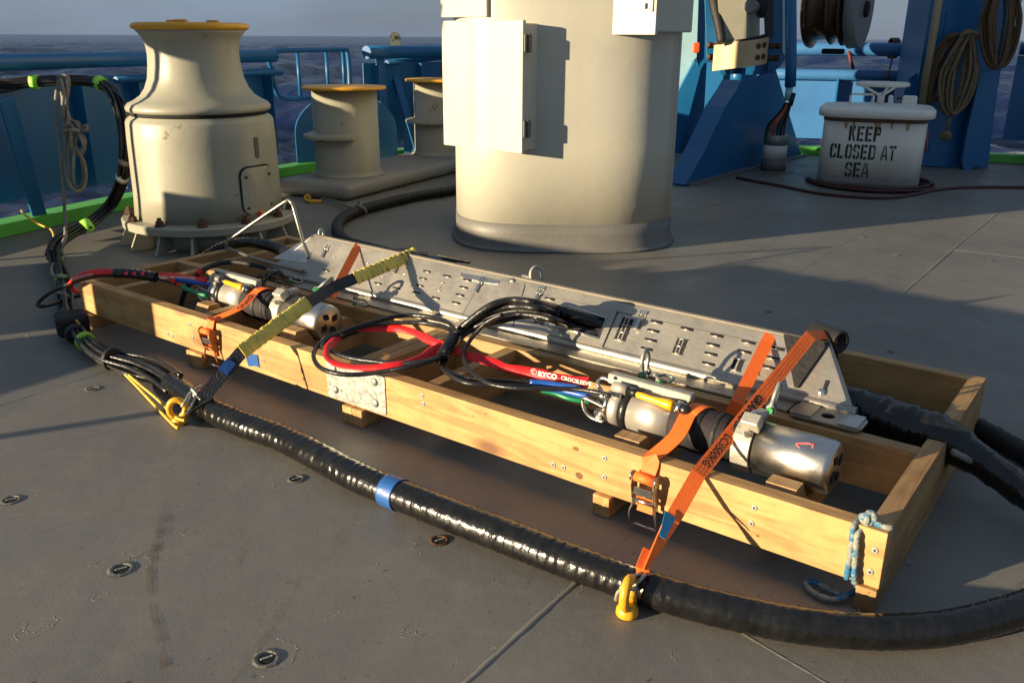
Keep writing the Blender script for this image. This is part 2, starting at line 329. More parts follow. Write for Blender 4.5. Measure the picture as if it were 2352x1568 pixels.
# ================================================================== SETTING: sea
def build_sea():
    rs = np.geomspace(7, 26000, 620); th = np.radians(np.linspace(10, 170, 420))
    Rr, T = np.meshgrid(rs, th, indexing='ij'); X = Rr*np.cos(T); Y = Rr*np.sin(T); Z = np.zeros_like(X)
    sp = np.maximum(Rr*(math.log(26000/7)/620), Rr*math.radians(160)/420)
    rng = np.random.RandomState(3)
    for lam in np.geomspace(.9, 38, 46):
        a = math.radians(200)+rng.normal(0, .55); k = 2*math.pi/lam; amp = .0145*lam**.93
        ph = k*(X*math.cos(a)+Y*math.sin(a))+rng.uniform(0, 6.28)+.7*np.sin(X*.05*rng.uniform(.5, 2)+Y*.04*rng.uniform(.5, 2))
        f = np.clip((lam/sp-2.5)/3, 0, 1)
        s_ = np.sin(ph); Z += amp*f*(1-2*np.abs(np.sin(ph/2))**1.0 + .36)
    n, m = X.shape; vs = np.stack([X, Y, Z], -1).reshape(-1, 3)
    idx = np.arange(n*m).reshape(n, m); q = np.stack([idx[:-1, :-1], idx[1:, :-1], idx[1:, 1:], idx[:-1, 1:]], -1).reshape(-1, 4)
    me = bpy.data.meshes.new('sea'); me.vertices.add(len(vs)); me.vertices.foreach_set('co', vs.ravel())
    me.loops.add(q.size); me.loops.foreach_set('vertex_index', q.ravel()); me.polygons.add(len(q))
    me.polygons.foreach_set('loop_start', np.arange(0, q.size, 4)); me.polygons.foreach_set('use_smooth', np.ones(len(q), bool))
    me.update(); me.validate()
    mt = bpy.data.materials.new('sea_water'); mt.use_nodes = True; t = mt.node_tree; b = t.nodes['Principled BSDF']
    tcn = _n(t, 'ShaderNodeTexCoord')
    b.inputs['Specular IOR Level'].default_value = .32; b.inputs['IOR'].default_value = 1.33; b.inputs['Roughness'].default_value = .13
    mp1 = _n(t, 'ShaderNodeMapping'); mp1.inputs['Scale'].default_value = (.6, 1.5, 1); mp1.inputs['Rotation'].default_value = (0, 0, .5); t.links.new(tcn.outputs['Object'], mp1.inputs[0])
    n1 = _n(t, 'ShaderNodeTexNoise', Scale=1.3, Detail=7.0, Roughness=.62); t.links.new(mp1.outputs[0], n1.inputs['Vector'])
    n2 = _n(t, 'ShaderNodeTexNoise', Scale=.10, Detail=5.0, Roughness=.6); t.links.new(mp1.outputs[0], n2.inputs['Vector'])
    bp = _n(t, 'ShaderNodeBump', Strength=1.0, Distance=.8); t.links.new(n1.outputs['Fac'], bp.inputs['Height'])
    bp2 = _n(t, 'ShaderNodeBump', Strength=.8, Distance=3.0); t.links.new(n2.outputs['Fac'], bp2.inputs['Height']); t.links.new(bp.outputs[0], bp2.inputs['Normal']); t.links.new(bp2.outputs[0], b.inputs['Normal'])
    # ship's wash: broken foam on the water close astern (right-hand side)
    sx = _n(t, 'ShaderNodeSeparateXYZ'); t.links.new(tcn.outputs['Object'], sx.inputs[0])
    mxn = _n(t, 'ShaderNodeMapRange'); mxn.inputs['From Min'].default_value = 7; mxn.inputs['From Max'].default_value = 13; t.links.new(sx.outputs['X'], mxn.inputs['Value'])
    myn = _n(t, 'ShaderNodeMapRange'); myn.inputs['From Min'].default_value = 46; myn.inputs['From Max'].default_value = 30; t.links.new(sx.outputs['Y'], myn.inputs['Value'])
    mm = _n(t, 'ShaderNodeMath', operation='MULTIPLY'); t.links.new(mxn.outputs[0], mm.inputs[0]); t.links.new(myn.outputs[0], mm.inputs[1])
    fo = _n(t, 'ShaderNodeTexNoise', Scale=.9, Detail=9.0, Roughness=.7, Distortion=.8); t.links.new(mp1.outputs[0], fo.inputs['Vector'])
    base = _n(t, 'ShaderNodeMath', operation='MULTIPLY'); base.inputs[1].default_value = .34; t.links.new(mm.outputs[0], base.inputs[0])
    sm = _n(t, 'ShaderNodeMath', operation='ADD'); t.links.new(fo.outputs['Fac'], sm.inputs[0]); t.links.new(base.outputs[0], sm.inputs[1])
    fr = _n(t, 'ShaderNodeMapRange'); fr.inputs['From Min'].default_value = .70; fr.inputs['From Max'].default_value = .80; t.links.new(sm.outputs[0], fr.inputs['Value'])
    mx_ = _n(t, 'ShaderNodeMix', data_type='RGBA'); mx_.inputs[6].default_value = (.005, .018, .085, 1); mx_.inputs[7].default_value = (.6, .62, .64, 1)
    t.links.new(fr.outputs[0], mx_.inputs[0]); t.links.new(mx_.outputs[2], b.inputs['Base Color'])
    fr2 = _n(t, 'ShaderNodeMapRange'); fr2.inputs['To Min'].default_value = .13; fr2.inputs['To Max'].default_value = .8; t.links.new(fr.outputs[0], fr2.inputs['Value']); t.links.new(fr2.outputs[0], b.inputs['Roughness'])
    me.materials.append(mt); o = bpy.data.objects.new('sea', me); S.collection.objects.link(o); o.location = (0, 0, -3.6); struct(o)
build_sea()
# ------------------------------------------------------------------ deck
def deck_material():
    m = bpy.data.materials.new('deck_paint'); m.use_nodes = True; t = m.node_tree; b = t.nodes['Principled BSDF']; tcn = _n(t, 'ShaderNodeTexCoord'); vec = tcn.outputs['Object']
    lk = t.links.new
    def noise(sc, det=6.0, ro=.6, dist=0.0, v=vec):
        n = _n(t, 'ShaderNodeTexNoise', Scale=sc, Detail=det, Roughness=ro, Distortion=dist); lk(v, n.inputs['Vector']); return n.outputs['Fac']
    def rng_(x, a, b_, c, d):
        r = _n(t, 'ShaderNodeMapRange'); [r.inputs[k].__setattr__('default_value', q) for k, q in (('From Min', a), ('From Max', b_), ('To Min', c), ('To Max', d))]; lk(x, r.inputs['Value']); return r.outputs[0]
    def mix(fac, a, b_):
        x = _n(t, 'ShaderNodeMix', data_type='RGBA'); lk(fac, x.inputs[0])
        for i, q in ((6, a), (7, b_)):
            if isinstance(q, tuple): x.inputs[i].default_value = (*q, 1)
            else: lk(q, x.inputs[i])
        return x.outputs[2]
    c = mix(rng_(noise(.9, 8, .62), .35, .65, 0, 1), (.225, .21, .18), (.16, .153, .138))
    c = mix(rng_(noise(5.5, 8, .7), .52, .72, 0, .55), c, (.26, .242, .205))
    st = _n(t, 'ShaderNodeMapping'); st.inputs['Rotation'].default_value = (0, 0, -.93); st.inputs['Scale'].default_value = (1.0, 9, 1); lk(vec, st.inputs[0])
    c = mix(rng_(noise(2.2, 6, .65, .3, st.outputs[0]), .60, .76, 0, .5), c, (.29, .268, .225))      # scuffs
    c = mix(rng_(noise(1.6, 9, .75, .8), .62, .72, 0, .5), c, (.16, .115, .07))                       # rusty tint
    c = mix(rng_(noise(38, 3, .6), .66, .72, 0, .7), c, (.05, .047, .042))                             # specks
    c = mix(rng_(noise(21, 4, .6), .70, .74, 0, .6), c, (.34, .32, .27))
    c = mix(rng_(noise(260, 2, .5), .3, .7, 0, .35), c, (.09, .086, .08))
    lk(c, b.inputs['Base Color']); lk(rng_(noise(3, 6), .3, .7, .42, .66), b.inputs['Roughness'])
    bp = _n(t, 'ShaderNodeBump', Strength=.22, Distance=.0018); lk(noise(190, 4, .6), bp.inputs['Height'])
    bp2 = _n(t, 'ShaderNodeBump', Strength=.22, Distance=.010); lk(noise(7, 5, .55), bp2.inputs['Height']); lk(bp.outputs[0], bp2.inputs['Normal'])
    bp3 = _n(t, 'ShaderNodeBump', Strength=.5, Distance=.02); lk(noise(1.1, 2, .5), bp3.inputs['Height']); lk(bp2.outputs[0], bp3.inputs['Normal']); lk(bp3.outputs[0], b.inputs['Normal'])
    return m
DECKM = deck_material()
EDGE = [(-3.95, -9), (-3.95, 2.5), (-3.78, 4.0), (-3.36, 5.3), (-2.93, 6.4), (-2.30, 7.8), (-1.26, 9.33), (-.1, 10.1), (1.6, 10.25), (3.15, 9.85), (4.25, 9.55), (5.35, 9.2), (7.2, 8.2), (9, 6.0), (9.6, 3), (9.6, -9)]
EP = [V((x, y, 0)) for x, y in EDGE]
mb = MB(); mb.prism([V((p.x, p.y, 0)) for p in EP], V((0, 0, -.03))); deck = struct(mb.make('deck', DECKM, origin=(0, 0, 0)))
mb = MB(); mb.prism([V((p.x, p.y, -.031)) for p in EP], V((0, 0, -5.5))); struct(mb.make('hull', BLUE, origin=(0, 0, 0)))
def edge_pt(i, t): return EP[i].lerp(EP[i+1], t)
def offset_path(P, d):
    out = []
    for i, p in enumerate(P):
        T = (P[min(i+1, len(P)-1)]-P[max(i-1, 0)]).normalized(); out.append(p+V((T.y, -T.x, 0))*d)      # d>0 : inboard
    return out
# green bar round the deck edge
mb = MB(); Pb = EP[1:13]; Pi = offset_path(Pb, .17); Po = offset_path(Pb, .0)
mb.rings([[Po[i]+V((0, 0, .004)), Po[i]+V((0, 0, .085)), Pi[i]+V((0, 0, .085)), Pi[i]+V((0, 0, .004))] for i in range(len(Pb))], True, True, True, False)
struct(mb.make('deck_edge_bar', GREEN))
# weld seams (raised beads) of the deck plates
SEAMS = [[at(1045, 1590), at(1310, 1350), at(1420, 1248), at(1560, 1120), at(1760, 950), at(2187, 575), at(2352, 440), at(2540, 290)],
         [at(-40, 943), at(150, 882), at(290, 838), at(560, 735), at(800, 640)], 
         [at(1565, 1395, 0), at(1700, 1450), at(1900, 1568), at(2050, 1650)],
         [at(2187, 573), at(2352, 592), at(2600, 622)],
         [at(980, 1150), at(1170, 1045), at(1390, 920), at(1820, 632), at(2085, 468)],
         [at(1300, 690), at(1400, 705), at(1440, 698), at(1640, 610), at(1760, 565), at(1850, 500)],
         [at(640, 1010), at(560, 960), at(430, 905), at(300, 860), at(60, 770)]]
for i, P in enumerate(SEAMS):
    wd = .009 if i in (0, 3) else .006
    pth = spl(P, .05) if i in (5, 6) else sum([[a.lerp(b, k/12) for k in range(12)] for a, b in zip(P, P[1:])], [])
    mb = MB(); mb.tube([p+V((random.uniform(-.0015, .0015), 0, -.0015)) for p in pth], lambda i, m: wd*random.uniform(.85, 1.15), 8, flat=.38, up=(0, 0, 1)); mb.make('weld_bead', DECKM, deck)
# tie-down sockets let into the deck
def socket(px, py, r=.03, rusty=False):
    r *= .82
    c = at(px, py); mb = MB()
    prof = [(-.006, r*.6), (.0, r*.72), (.0022, r*.84), (.0015, r*.95), (.0, r*1.15)]
    R = []
    for h, q in prof: R.append([c+V((math.cos(a)*q*random.uniform(.95, 1.06), math.sin(a)*q*random.uniform(.95, 1.06), h+.0012)) for a in [2*math.pi*j/20 for j in range(20)]])
    mb.rings(R, True, False, False, True); s_ = mb.make('deck_socket', RUST if rusty else mat('worn_socket', (.17, .16, .135), .55, metal=.2, var=.35, scale=60, bump=.3), deck)
    mb = MB(); mb.lathe_dir(c+V((0, 0, .0005)), c+V((0, 0, .003)), [(0, r*.62), (.001, r*.6)], 16); mb.make('socket_hole', DARK, s_)
    mb = MB(); d = V((math.cos(.5), math.sin(.5), 0)); bar(mb, c-d*r*.5+V((0, 0, .003)), c+d*r*.5+V((0, 0, .003)), r*.2, .0025); mb.make('socket_bar', CAST, s_)
for q in ((278, 1307, .034), (612, 1512, .032), (1009, 1241, .028, True), (25, 1148, .03), (680, 1100, .028), (213, 893, .03), (1765, 716, .022), (1980, 545, .02), (1826, 780, .02), (2045, 808, .02), (2060, 586, .022), (2275, 598, .02), (2140, 500, .02)): socket(*q)
# scraped and blistered spots in the paint round the sockets
def patch(px, py, r, m, n=18, asp=1.6, ang=.9):
    c = at(px, py); mb = MB(); P = []
    for j in range(n):
        a = 2*math.pi*j/n; q = r*random.uniform(.6, 1.2); x, y = math.cos(a)*q*asp, math.sin(a)*q
        P.append(c+V((x*math.cos(ang)-y*math.sin(ang), x*math.sin(ang)+y*math.cos(ang), .0018)))
    mb.bm.faces.new([mb.bm.verts.new(p) for p in P]); return mb.make('paint_scrape', m, deck)
SCR = mat('scraped_paint', (.24, .225, .19), .6, var=.25, scale=40, bump=.2); SCD = mat('dark_scraped_paint', (.10, .098, .092), .6, var=.25, scale=40, bump=.2)
SCUFF = mat('pale_scuff', (.27, .245, .19), .6, var=.2, scale=30, bump=.05)
_t = SCUFF.node_tree; _g = _n(_t, 'ShaderNodeTexCoord'); _z = _n(_t, 'ShaderNodeTexNoise', Scale=16.0, Detail=8.0, Roughness=.75); _t.links.new(_g.outputs['Object'], _z.inputs['Vector'])
_m = _n(_t, 'ShaderNodeMapRange'); _m.inputs['From Min'].default_value = .45; _m.inputs['From Max'].default_value = .85; _m.inputs['To Max'].default_value = .8; _t.links.new(_z.outputs['Fac'], _m.inputs['Value']); _t.links.new(_m.outputs[0], _t.nodes['Principled BSDF'].inputs['Alpha'])
def scuff(P, w):
    pth = spl([at(*p) for p in P], .015); mb = MB(); L_ = []; m = len(pth)
    for i, p in enumerate(pth):
        q = w*random.uniform(.8, 1.2)*math.sin(math.pi*(i+.5)/m)**.5; L_.append([mb.bm.verts.new(p+V((-q, 0, .0014))), mb.bm.verts.new(p+V((q, 0, .0014)))])
    for a, b in zip(L_, L_[1:]): mb.bm.faces.new((a[0], a[1], b[1], b[0]))
    mb.make('scuff_mark', SCUFF, deck)
for P, w in (([(690, 1300), (650, 1380), (590, 1480), (520, 1575)], .012), ([(565, 1245), (530, 1310)], .012), ([(1010, 1230), (940, 1262)], .01), ([(300, 1285), (330, 1265)], .008), ([(1100, 1330), (1190, 1310)], .01), ([(230, 1320), (262, 1300)], .012), ([(820, 1400), (900, 1380)], .008), ([(1240, 1480), (1330, 1440)], .01), ([(60, 1230), (160, 1200)], .012), ([(1900, 700), (2050, 660)], .03), ([(2200, 700), (2300, 760)], .03), ([(1600, 480), (1720, 455)], .05), ([(1000, 620), (1150, 640)], .03), ([(160, 1010), (260, 985)], .012)): scuff(P, w)
def blister(px, py, r, asp=1.5, ang=.95, arc=1.0, w=.0014):
    c = at(px, py); P = []; a0 = random.uniform(0, 6)
    for j in range(18):
        a = a0+2*math.pi*arc*j/18; q = r*random.uniform(.85, 1.12); x, y = math.cos(a)*q*asp, math.sin(a)*q
        P.append(c+V((x*math.cos(ang)-y*math.sin(ang), x*math.sin(ang)+y*math.cos(ang), -.0003)))
    mb = MB(); mb.tube(spl(P, .01, arc >= 1), lambda i, m: w*random.uniform(.5, 1.3), 6, loop=arc >= 1, flat=.5, up=(0, 0, 1)); mb.make('paint_ridge', DECKM, deck)
for q in ((85, 1440, .028), (85, 1436, .02, 1.3, .9, .6), (447, 1216, .022, 1.5, .6, .7), (765, 1414, .012), (952, 1448, .024, 1.2, .9, .6), (940, 1462, .015, 1.4, .9, .5), (1310, 1360, .02, 2.2, .9, .7), (250, 1300, .04, 1.9, .9, .45), (330, 1285, .035, 1.9, .9, .4), (275, 1308, .055, 1.3, .8, .5), (612, 1512, .05, 1.3, .8, .5), (1010, 1240, .05, 1.6, .9, .4), (680, 1100, .045, 1.5, .8, .45), (213, 893, .03, 1.6, .8, .6), (50, 1140, .03, 1.5, .9, .5), (885, 1290, .014, 1.5, .9, .5), (1145, 1330, .012), (700, 1500, .02, 1.4, .9, .5), (1560, 1500, .015, 1.4, .9, .6), (230, 1368, .012), (400, 1072, .012, 1.5, .9, .6)): blister(*q)
# brown run of rusty water
STAIN = mat('rusty_run', (.15, .11, .065), .6, var=.25, scale=30, bump=.05)
_t = STAIN.node_tree; _g = _n(_t, 'ShaderNodeTexCoord'); _z = _n(_t, 'ShaderNodeTexNoise', Scale=24.0, Detail=7.0, Roughness=.7); _t.links.new(_g.outputs['Object'], _z.inputs['Vector'])
_m = _n(_t, 'ShaderNodeMapRange'); _m.inputs['From Min'].default_value = .42; _m.inputs['From Max'].default_value = .72; _m.inputs['To Max'].default_value = .8; _t.links.new(_z.outputs['Fac'], _m.inputs['Value']); _t.links.new(_m.outputs[0], _t.nodes['Principled BSDF'].inputs['Alpha'])
def run(P, w):
    pth = spl([at(*p) for p in P], .02); mb = MB(); L_ = [];
    for i, p in enumerate(pth):
        q = w*random.uniform(.7, 1.25); L_.append([mb.bm.verts.new(p+V((-q, 0, .0016))), mb.bm.verts.new(p+V((q, 0, .0016)))])
    for a, b in zip(L_, L_[1:]): mb.bm.faces.new((a[0], a[1], b[1], b[0]))
    return mb.make('rust_run', STAIN, deck)
run([(372, 1175), (358, 1250), (345, 1290), (348, 1380), (362, 1440), (375, 1500), (380, 1575)], .008)
run([(385, 1180), (380, 1230), (352, 1290)], .006)

# ================================================================== BULWARKS
def vpath(P, z): return [V((p.x, p.y, z)) for p in P]
def plate(mb, P, z0, z1, t=.012):
    Q = offset_path(P, t); mb.rings([[V((P[i].x, P[i].y, z0)), V((P[i].x, P[i].y, z1)), V((Q[i].x, Q[i].y, z1)), V((Q[i].x, Q[i].y, z0))] for i in range(len(P))], True, True, True, False)
def stay(mb, p, inboard, z1, d0=.32, d1=.05, w=.09, t=.014):
    "flat raking bar that props the plate; p on the plate line"
    a = p+inboard*d0+V((0, 0, .05)); b = p+inboard*d1+V((0, 0, z1))
    bar(mb, a, b, w, t, up=inboard)
# port side, left of the gate
PB = offset_path([V((-3.70, 4.75, 0)), EP[3], EP[4], V((-2.17, 8.0, 0))], .04)
t = thing('bulwark', 'dark blue ship bulwark with thick top pipe behind the capstan on the left', 'bulwark', PB[1])
mb = MB(); plate(mb, PB, .19, .93); mb.make('plating', BLUE, t)
mb = MB(); mb.tube(vpath(offset_path(PB, .05), 1.035), .052, 16); mb.make('top_pipe', BLUE, t)
mb = MB(); mb.tube(vpath(offset_path([PB[2], PB[3]], .12), .90)+[V((-2.10, 8.0, .90))], .024, 12); mb.make('hand_pipe', BLUE, t)
a = at(97, 522); b = atY(14, 228, 5.35)
mb = MB(); bar(mb, a+V((0, 0, .03)), b, .1, .016, up=V((-.85, .4, .2))); mb.make('stay', BLUE, t)
def ribs(P, ks, z0, z1, par, d=.10):
    for i, f in ks:
        p = P[i].lerp(P[i+1], f); T = (P[i+1]-P[i]).normalized(); inn = V((T.y, -T.x, 0)); mb = MB()
        mb.box(p+inn*(d/2+.013)+V((0, 0, (z0+z1)/2)), (d, .014, z1-z0), Matrix((inn, T, UP)).transposed()); mb.make('stiffener', BLUE, par)
ribs(PB, [(2, .12), (2, .55), (2, .93), (1, .75)], .20, .92, t)
mb = MB(); p = PB[2].lerp(PB[3], .98); mb.cyl(p+V((0, 0, .0)), p+V((0, 0, .16)), .02, n=12); mb.make('short_post', BLUE, t)
# gate of bent pipe
t = thing('pipe_gate', 'light blue bent pipe gate with three upright bars left of the rear bollard', 'gate', V((-1.95, 8.3, .6)))
g0, g1 = V((-2.13, 7.98, 0)), V((-1.62, 8.92, 0)); gd = (g1-g0)
fr = [(0.02, .90), (-.02, 1.0), (.06, 1.07), (.5, 1.075), (.93, 1.075), (1.0, 1.04), (1.0, .72), (.93, .66), (.5, .66), (.2, .66), (.06, .70), (.02, .80), (0, .85)]
mb = MB(); mb.tube(spl([g0+gd*f+V((0, 0, z)) for f, z in fr], .03, True), .022, 10, loop=True); mb.make('pipe_frame', BLUE, t)
for f in (.33, .7, .93):
    mb = MB(); p = g0+gd*f; mb.cyl(p+V((0, 0, .66)), p+V((0, 0, 1.07)), .017, n=10); mb.make('upright', BLUE, t)
# far port side, behind the bollards
PC = offset_path([V((-1.52, 8.98, 0)), EP[6], EP[7], EP[8], V((2.35, 10.06, 0))], .04)
t = thing('bulwark', 'dark blue bulwark with a holed lifting lug on its pipe, left of the column', 'bulwark', PC[1])
mb = MB(); plate(mb, PC, .16, .95); mb.make('plating', BLUE, t)
mb = MB(); mb.tube(vpath(offset_path(PC, .06), 1.05), .062, 16); mb.make('top_pipe', BLUE, t)
mb = MB(); mb.tube([atY(888, 146, 9.2), atY(1010, 132, 9.9), V((1.2, 10.0, .86))], .03, 12); mb.make('hand_pipe', BLUE, t)
c = atY(908, 97, 9.55); mb = MB()
prof = [(-.055, -.12), (-.055, .05), (-.04, .085), (0, .1), (.04, .085), (.055, .05), (.055, -.12)]
R_ = (cR*.9+V((0, .35, 0))).normalized()
mb.prism([c+R_*x+V((0, 0, z)) for x, z in prof], V((.0, .03, 0))); lug = mb.make('lifting_lug', mat('bare_lug', (.42, .42, .25), .6, spots=RUST and (.2, .07, .03), spot_th=.55, spot_scale=20), t)
mb = MB(); mb.cyl(c+V((0, -.003, .045)), c+V((0, .033, .045)), .02, n=14); mb.make('lug_hole', DARK, lug)
mb = MB(); bar(mb, atY(966, 365, 8.95), atY(902, 150, 9.35), .075, .016, up=V((.5, -.8, 0))); mb.make('stay', BLUE, t)
mb = MB(); bar(mb, atY(885, 300, 9.05), atY(872, 135, 9.1), .09, .02, up=V((.5, -.8, 0))); mb.make('end_frame', BLUE, t)
mb = MB(); a = atY(928, 362, 9.1); mb.prism([a, atY(966, 362, 9.1), atY(955, 310, 9.15), atY(932, 230, 9.2), atY(928, 300, 9.15)], V((.0, .02, 0))); mb.make('gusset', BLUE, t)
ribs(PC, [(0, .3), (1, .2), (1, .7), (2, .4)], .12, .94, t)
# stern, right of the column
PD = offset_path([V((2.35, 10.06, 0)), EP[9], EP[10], V((4.6, 9.45, 0))], .04)
t = thing('bulwark', 'sunlit light blue bulwark with two pipe rails behind the white hatch', 'bulwark', PD[1])
mb = MB(); plate(mb, PD, .17, .80); BLUE_LIT = mat('sunlit_blue_paint', (.045, .17, .40), .42, var=.14, scale=3, dirt=(.03, .13, .33), spots=(.05, .10, .14), spot_th=.68, spot_scale=14)  # same blue paint, lightened here: sunlight put into the colour
mb.make('plating', BLUE_LIT, t)
mb = MB(); mb.tube(vpath(offset_path(PD, .05), 1.10), .068, 18); mb.make('top_pipe', BLUE_LIT, t)
mb = MB(); mb.tube(vpath(offset_path(PD, .05), .84), .056, 18); mb.make('hand_pipe', BLUE_LIT, t)
ribs(PD, [(1, .30), (1, .62), (2, .3), (0, .5)], .12, .80, t, .13)
# stern plate right of the gantry leg
PE = offset_path([V((5.12, 9.3, 0)), EP[11], V((7.0, 8.3, 0))], .04)
t = thing('bulwark', 'dark blue bulwark plate at the right edge beyond the gantry leg', 'bulwark', PE[0])
mb = MB(); plate(mb, PE, .22, 1.05, .02); mb.make('plating', BLUE, t)
mb = MB(); mb.tube(vpath(offset_path(PE, .05), 1.12), .06, 14); mb.make('top_pipe', BLUE, t)
mb = MB(); p = PE[0].lerp(PE[1], .9); mb.prism([p+V((0, -.05, .05)), p+V((-.12, -.45, .05)), p+V((0, -.12, .7)), p+V((0, -.05, .7))], V((.03, 0, 0))); mb.make('stay', BLUE, t)
# roller fairlead cheek, round-topped, behind the front bollard
t = thing('fairlead', 'round-topped dark blue fairlead plate standing behind the front bollard', 'fairlead', at(800, 392))
c = at(803, 388); mb = MB(); hw, ht = .50, .70
P = [V((-hw, 0, .05))]+[V((math.cos(a)*hw, 0, ht-hw*.7+math.sin(a)*hw*.7)) for a in [math.pi-math.pi*k/20 for k in range(21)]]+[V((hw, 0, .05))]
rz = Matrix.Rotation(math.radians(30), 4, 'Z')
mb.prism([c+(rz @ p) for p in P], V((-.02, .06, 0))); mb.make('cheek_plate', BLUE, t)
mb = MB(); mb.prism([c+(rz @ V((x, -.06, z))) for x, z in ((-hw-.03, .004), (-hw-.03, .07), (hw+.03, .07), (hw+.03, .004))], V((0, .18, 0))); mb.make('base_plate', GREEN, t)

# ================================================================== CAPSTAN
cc = V((-1.885, 5.38, 0)); t = thing('capstan', 'cream capstan with flared drum and yellow rim on a bolted base', 'capstan', cc)
def lathe(prof, m, name, par, c=cc, n=64, smooth=True):
    mb = MB(); mb.rings([[c+V((math.cos(a)*r, math.sin(a)*r, z)) for a in [2*math.pi*j/n for j in range(n)]] for r, z in prof], True, True, True, smooth); return mb.make(name, m, par)
lathe([(.40, .776), (.412, .782), (.415, .80), (.40, .822), (.365, .838), (.325, .865), (.295, .905), (.273, .96), (.262, 1.03), (.257, 1.09), (.26, 1.14), (.272, 1.18), (.292, 1.21), (.31, 1.228)], GCREAM, 'drum', t)
rim = lathe([(.31, 1.229), (.325, 1.235), (.33, 1.25), (.322, 1.262), (.30, 1.268), (.02, 1.27)], YEL, 'rim', t)
for a in (.9, 2.6, 4.7): 
    mb = MB(); mb.box(cc+V((math.cos(a)*.15, math.sin(a)*.15, 1.277)), (.07, .04, .014), bevel=.003); mb.make('lug', YEL, t)
lathe([(.392, .755), (.395, .775)], DARK, 'drum_gap', t)
body = lathe([(.44, .16), (.432, .30), (.428, .62), (.424, .716), (.416, .735), (.392, .752), (.39, .76)], GCREAM, 'body', t, smooth=True)
lathe([(.50, .105), (.515, .112), (.518, .15), (.51, .16), (.44, .164)], GCREAM, 'base_flange', t, smooth=False)
lathe([(.40, .004), (.40, .104)], GCREAM, 'pedestal_ring', t)
for k in range(16):
    a = 2*math.pi*k/16+.1; d = V((math.cos(a), math.sin(a), 0)); n_ = V((-d.y, d.x, 0)); mb = MB()
    mb.prism([cc+d*.39+V((0, 0, .004))-n_*.006, cc+d*.55+V((0, 0, .004))-n_*.006, cc+d*.50+V((0, 0, .104))-n_*.006, cc+d*.39+V((0, 0, .104))-n_*.006], n_*.012); mb.make('gusset', GCREAM, t)
for k in range(12):
    a = 2*math.pi*k/12+.22; c = cc+V((math.cos(a)*.478, math.sin(a)*.478, .16)); mb = MB()
    mb.lathe_dir(c, c+UP*.05, [(0, .03), (.006, .034), (.01, .026), (.03, .024), (.034, .015), (.05, .012)], 6, False); mb.make('bolt', RUST, t)
# access cover and name plate on the right of the body
def cyl_patch(r0, a0, a1, z0, z1, th, rr, m, name, par, n=10):
    mb = MB(); pts = []
    for sx_, sz, a, z in ((1, 1, a1, z1), (-1, 1, a0, z1), (-1, -1, a0, z0), (1, -1, a1, z0)):
        for k in range(6):
            q = math.pi/2*k/5; 
            base = {(1, 1): 0, (-1, 1): math.pi/2, (-1, -1): math.pi, (1, -1): 3*math.pi/2}[(sx_, sz)]
            pts.append((a-sx_*rr/r0+math.cos(base+q)*rr/r0, z-sz*rr+math.sin(base+q)*rr))
    ca, cz = (a0+a1)/2, (z0+z1)/2
    rings_ = []
    for k, (s_, h) in enumerate(((1.0, 0), (1.0, th), (.97, th+.002), (.6, th+.002), (.2, th+.002))):
        rings_.append([cc+V((math.cos(ca+(a-ca)*s_)*(r0+h), math.sin(ca+(a-ca)*s_)*(r0+h), cz+(z-cz)*s_)) for a, z in pts])
    mb.rings(rings_, True, False, True, False); return mb.make(name, m, par)
cov = cyl_patch(.433, -.80, -.25, .20, .47, .008, .05, GCREAM, 'access_cover', t)
gsk = cyl_patch(.4315, -.82, -.23, .19, .48, .004, .055, DARK, 'cover_gasket', t)
for a, z in ((-.73, .42), (-.73, .24), (-.32, .42), (-.32, .24)):
    mb = MB(); p = cc+V((math.cos(a)*.444, math.sin(a)*.444, z)); mb.cyl(p, p+V((math.cos(a), math.sin(a), 0))*.008, .008, n=10); mb.make('screw', RUST, cov)
cyl_patch(.427, -.52, -.45, .52, .64, .004, .006, mat('nameplate', (.06, .055, .05), .4), 'name_plate', t)
cyl_patch(.437, -.60, -.54, .165, .21, .004, .004, mat('red_mark', (.45, .02, .015), .5), 'red_mark', t)
cyl_patch(.437, -.535, -.47, .165, .21, .004, .004, YEL, 'yellow_mark', t)

# ================================================================== MOORING BITTS
b1 = V((-1.36, 7.24, 0)); bd = V((.438, .899, 0)).normalized(); b2 = b1+bd*1.52; bn = V((bd.y, -bd.x, 0))
t = thing('mooring_bitts', 'pair of cream bollards with yellow caps on a long grey plinth', 'bollards', b1.lerp(b2, .5))
mb = MB(); c = b1.lerp(b2, .5)-bd*.0+V((0, 0, .065)); mb.box(c, (2.55, .72, .122), Matrix((bd, -bn, UP)).transposed(), .055, 4); mb.make('plinth', mat('plinth_paint', (.27, .255, .215), .5, var=.08, scale=4, bump=.08, dirt=(.22, .2, .165)), t)
for i, c in enumerate((b1, b2)):
    o = lathe([(.30, .124), (.275, .14), (.262, .17), (.26, .80)], GCREAM, 'bollard', t, c)
    lathe([(.33, .80), (.335, .806), (.335, .818), (.33, .822), (.02, .83)], YEL, 'cap', t, c)
    # horn: short half collar
    mb = MB(); n = 26; R = []
    for k in range(n+1):
        a = math.radians(130)+math.radians(165)*k/n; w = .085*math.sin(math.pi*min(1, max(0, k/n)))**.35+.002
        d = V((math.cos(a), math.sin(a), 0)); R.append([c+d*.255+V((0, 0, .42)), c+d*(.26+w)+V((0, 0, .428)), c+d*(.26+w)+V((0, 0, .45)), c+d*.257+V((0, 0, .475))])
    mb.rings(R, True, True, True, False); mb.make('horn', GCREAM, t)

